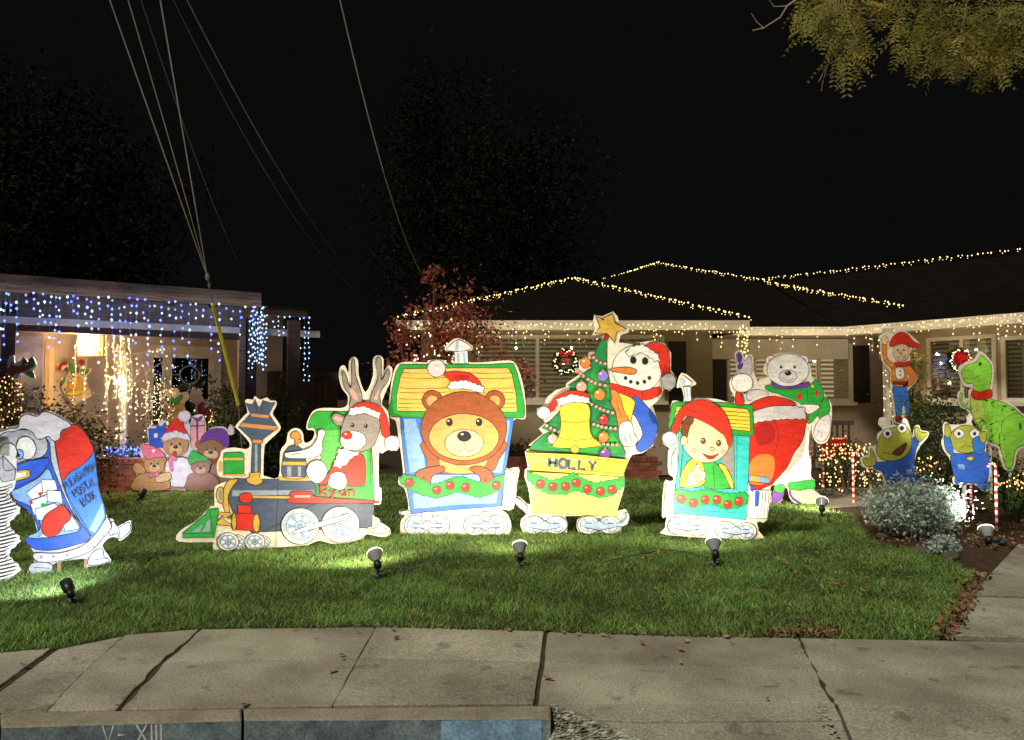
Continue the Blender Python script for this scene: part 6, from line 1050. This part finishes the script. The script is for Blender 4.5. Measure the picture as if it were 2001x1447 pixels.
# ------------------------------------------------------------------ guy wire and service cables
steel = mat('cable', (.32, .30, .28), .5, metal=.3); steeld = mat('dim_cable', (.07, .07, .07), .6)
anc = at(480, 880, 11.0); jn = at(405, 541, 9.8); gy = empty('guy_wire', (anc.x, anc.y, anc.z), 0, 'steel guy wire with yellow plastic guard anchored by the porch', 'cable'); y0_, y1_ = at(466, 792, 10.7), at(416, 595, 9.95)
L_ = lambda p: p - anc
m = MB(); m.tube([L_(anc - Vector((0, 0, .6))), L_(y0_), L_(y1_), L_(jn)], .008, 6); m.build('wire', steel, gy); m = MB(); m.tube([L_(y0_), L_(y1_)], .024, 10); m.build('yellow_guard', mat('yellow_plastic', (.80, .70, .04), .4), gy); m = MB(); m.ball(L_(jn), .03, .03, .05, 8, 6); m.ball(L_(at(409, 556, 9.85)), .02, .02, .05, 8, 6); m.build('insulator', steel, gy)
def cable(label, a, b_, Ya, Yb, r=.006, mm=steel, sag=.0, group='overhead cables crossing the night sky'):
    p, q = at(a[0], a[1], Ya), at(b_[0], b_[1], Yb); m = MB(); pts = [p.lerp(q, k / 12) - Vector((0, 0, sag * 4 * (k / 12) * (1 - k / 12))) - p for k in range(13)]; pts.append(pts[-1] + (pts[-1] - pts[-2]) * 14); m.tube(pts, r, 5); tag(m.build('overhead_cable', mm, None, loc=p), label, 'cable', group)
cable('left of the three pale wires meeting at the guy insulator', (405, 541), (200, -40), 9.8, 6.0, .006)
cable('middle of the three pale wires meeting at the guy insulator', (405, 541), (238, -40), 9.8, 6.0, .005, sag=-.04)
cable('right and brightest wire dropping to the guy insulator', (405, 541), (306, -40), 9.8, 6.0, .0065)
cable('faint cable kinking past the insulator toward the porch roof', (488, 560), (262, -40), 13, 7, .006, steeld, sag=.2)
cable('faint cable falling from the top centre left toward the gate', (760, 612), (318, -40), 16, 8, .006, steeld, sag=.7)
cable('dim cable falling toward the maple tree', (700, 545), (345, -40), 16, 8, .008, mat('mid_cable', (.14, .13, .12), .6), sag=.35)
cable('lone curved cable dropping to the maple top', (830, 545), (655, -40), 14, 7.5, .0075, steel, sag=.45)
# ------------------------------------------------------------------ overhanging street tree, top right
st = empty('street_tree', (7.4, 6.4, 0), 0, 'olive leaved tree overhanging the top right corner', 'tree'); m = MB(); m.tube([(0, 0, -.1), (.05, 0, 1.5), (-.1, .05, 3), (-.3, 0, 4.4)], [.2, .17, .15, .11], 10); m.build('trunk', bark, st)
tips = []
def limb(a, b_, r0, r1, n=6, wig=.12):
    a, b_ = Vector(a), Vector(b_); P = [a.lerp(b_, k / n) + Vector((random.uniform(-wig, wig), random.uniform(-wig, wig), random.uniform(-wig, wig))) * (0 if k in (0,) else 1) for k in range(n + 1)]; m = MB(); m.tube(P, [lerp(r0, r1, k / n) for k in range(n + 1)], 6); m.build('branch', bark, st); return P
O = Vector((7.4, 6.4, 0)); W_ = lambda x, y, Y: at(x, y, Y) - O
l1 = limb((-.3, 0, 4.4), W_(1700, -120, 6.0), .07, .02); l2 = limb((-.3, 0, 4.4), W_(1900, -60, 5.6), .06, .02); l3 = limb((-.3, 0, 4.4), W_(2050, 0, 6.2), .06, .02); l4 = limb(l1[4], W_(1560, -70, 6.0), .025, .012)
pale = mat('twig_pale', (.50, .36, .26), .7)
m = MB(); b0 = [W_(x, y, 6.0) for x, y in ((1600, -60), (1562, -5), (1538, 12), (1525, 34), (1492, 55), (1470, 60))]; m.tube(b0, [.012, .009, .008, .006, .005, .003], 5); m.tube([b0[4], W_(1478, 42, 6), W_(1468, 26, 6)], [.004, .003, .002], 4); m.tube([b0[2], W_(1512, 13, 6), W_(1503, 0, 6)], [.004, .003, .002], 4); m.build('bare_twig', pale, st)
m = MB(); 
for pts in (((1640, -30), (1625, 60), (1620, 110), (1614, 140), (1608, 160), (1605, 178)), ((1620, 120), (1600, 160)), ((1650, 0), (1660, 50), (1676, 80), (1668, 130)), ((1560 + 80, 0), (1632, 50), (1600, 80)), ((1890, 0), (1880, 60), (1860, 90)), ((1900, 30), (1930, 50), (1955, 65))): m.tube([W_(x, y, 5.9) for x, y in pts], .004, 4)
m.build('hanging_twigs', pale, st)['kind'] = 'stuff'
# pinnate fronds: leaflets in pairs along a rachis
def fronds(cents, n_l=7, L=.21, lf=.05):
    V = []; T = []; R_ = []
    for c in cents:
        d = Vector((random.gauss(0, 1), random.gauss(0, 1), random.gauss(-.55, .5))).normalized(); sd = d.cross(Vector((random.gauss(0, .4), random.gauss(0, .4), 1))).normalized(); nr = sd.cross(d); c = Vector(c); tn = max(.2, random.gauss(1, .42)); hue = (tn * random.uniform(.8, 1.15), tn, tn * random.uniform(.6, 1.2)); L_ = L * random.uniform(.7, 1.2)
        for i in range(n_l):
            for s in (-1, 1):
                o = c + d * (L_ * (i + .5) / n_l) - Vector((0, 0, .3 * L * (i / n_l) ** 2)); e = (sd * s * .85 + d * .5 + nr * random.uniform(-.3, .1)).normalized(); q = lf * random.uniform(.8, 1.15); ww = e.cross(nr).normalized() * q * .17
                V += [o, o + e * q * .45 + ww, o + e * q, o + e * q * .45 - ww]; T += [hue] * 4
    n = len(V) // 4; return np_mesh('crown', [tuple(v) for v in V], np.arange(4 * n).reshape(n, 4), [olive], np.array(T))
cents = []
def cluster(x0, y0, rx, ry, n, Y=6.0):
    for k in range(int(n * .62)):
        a = random.uniform(0, 6.28); r = random.random() ** .6; cents.append(tuple(W_(x0 + rx * r * math.cos(a), y0 - 24 + ry * r * math.sin(a), Y + random.gauss(0, .35))))
cluster(1625, 15, 72, 45, 110); cluster(1635, 75, 62, 45, 110); cluster(1660, 125, 40, 26, 40); cluster(1590, 50, 35, 40, 40); cluster(1700, -5, 60, 32, 70); cluster(1790, 0, 70, 50, 120); cluster(1830, 75, 90, 50, 190); cluster(1850, 120, 100, 35, 150); cluster(1930, 60, 80, 70, 170); cluster(1970, 100, 50, 55, 110); cluster(1930, 150, 40, 20, 40); cluster(1800, -90, 260, 70, 250, 6.2); cluster(2100, 0, 90, 120, 200)
link('crown', fronds(cents), st)
# far trees, almost lost in the dark
def fartree(x, ytop, Y, w_, label):
    c = at(x, 775, Y); h = at(x, ytop, Y).z; root = empty('background_tree', (c.x, c.y, 0), 0, label, 'tree', group='dark trees behind the houses'); m = MB(); m.tube([(0, 0, 0), (0, 0, h * .45), (.2, 0, h * .8)], [.3, .22, .08], 7); m.build('trunk', farleaf, root); R = w_ / 2 * Y / F
    link('crown', leaf_mesh('crown', blob_points(14000, (0, 0, h * .62), (R, R, h * .38), .3, 130, .09), .22, farleaf, tint_var=.3), root)
fartree(1010, 190, 34, 330, 'faint tall dark tree rising behind the maple'); fartree(850, 130, 40, 260, 'faint darker tree left of the tall one behind the roofs'); fartree(120, 150, 26, 420, 'dim wide tree behind the left porch roof'); fartree(-120, 60, 28, 380, 'dim tree at the far left edge of the sky')
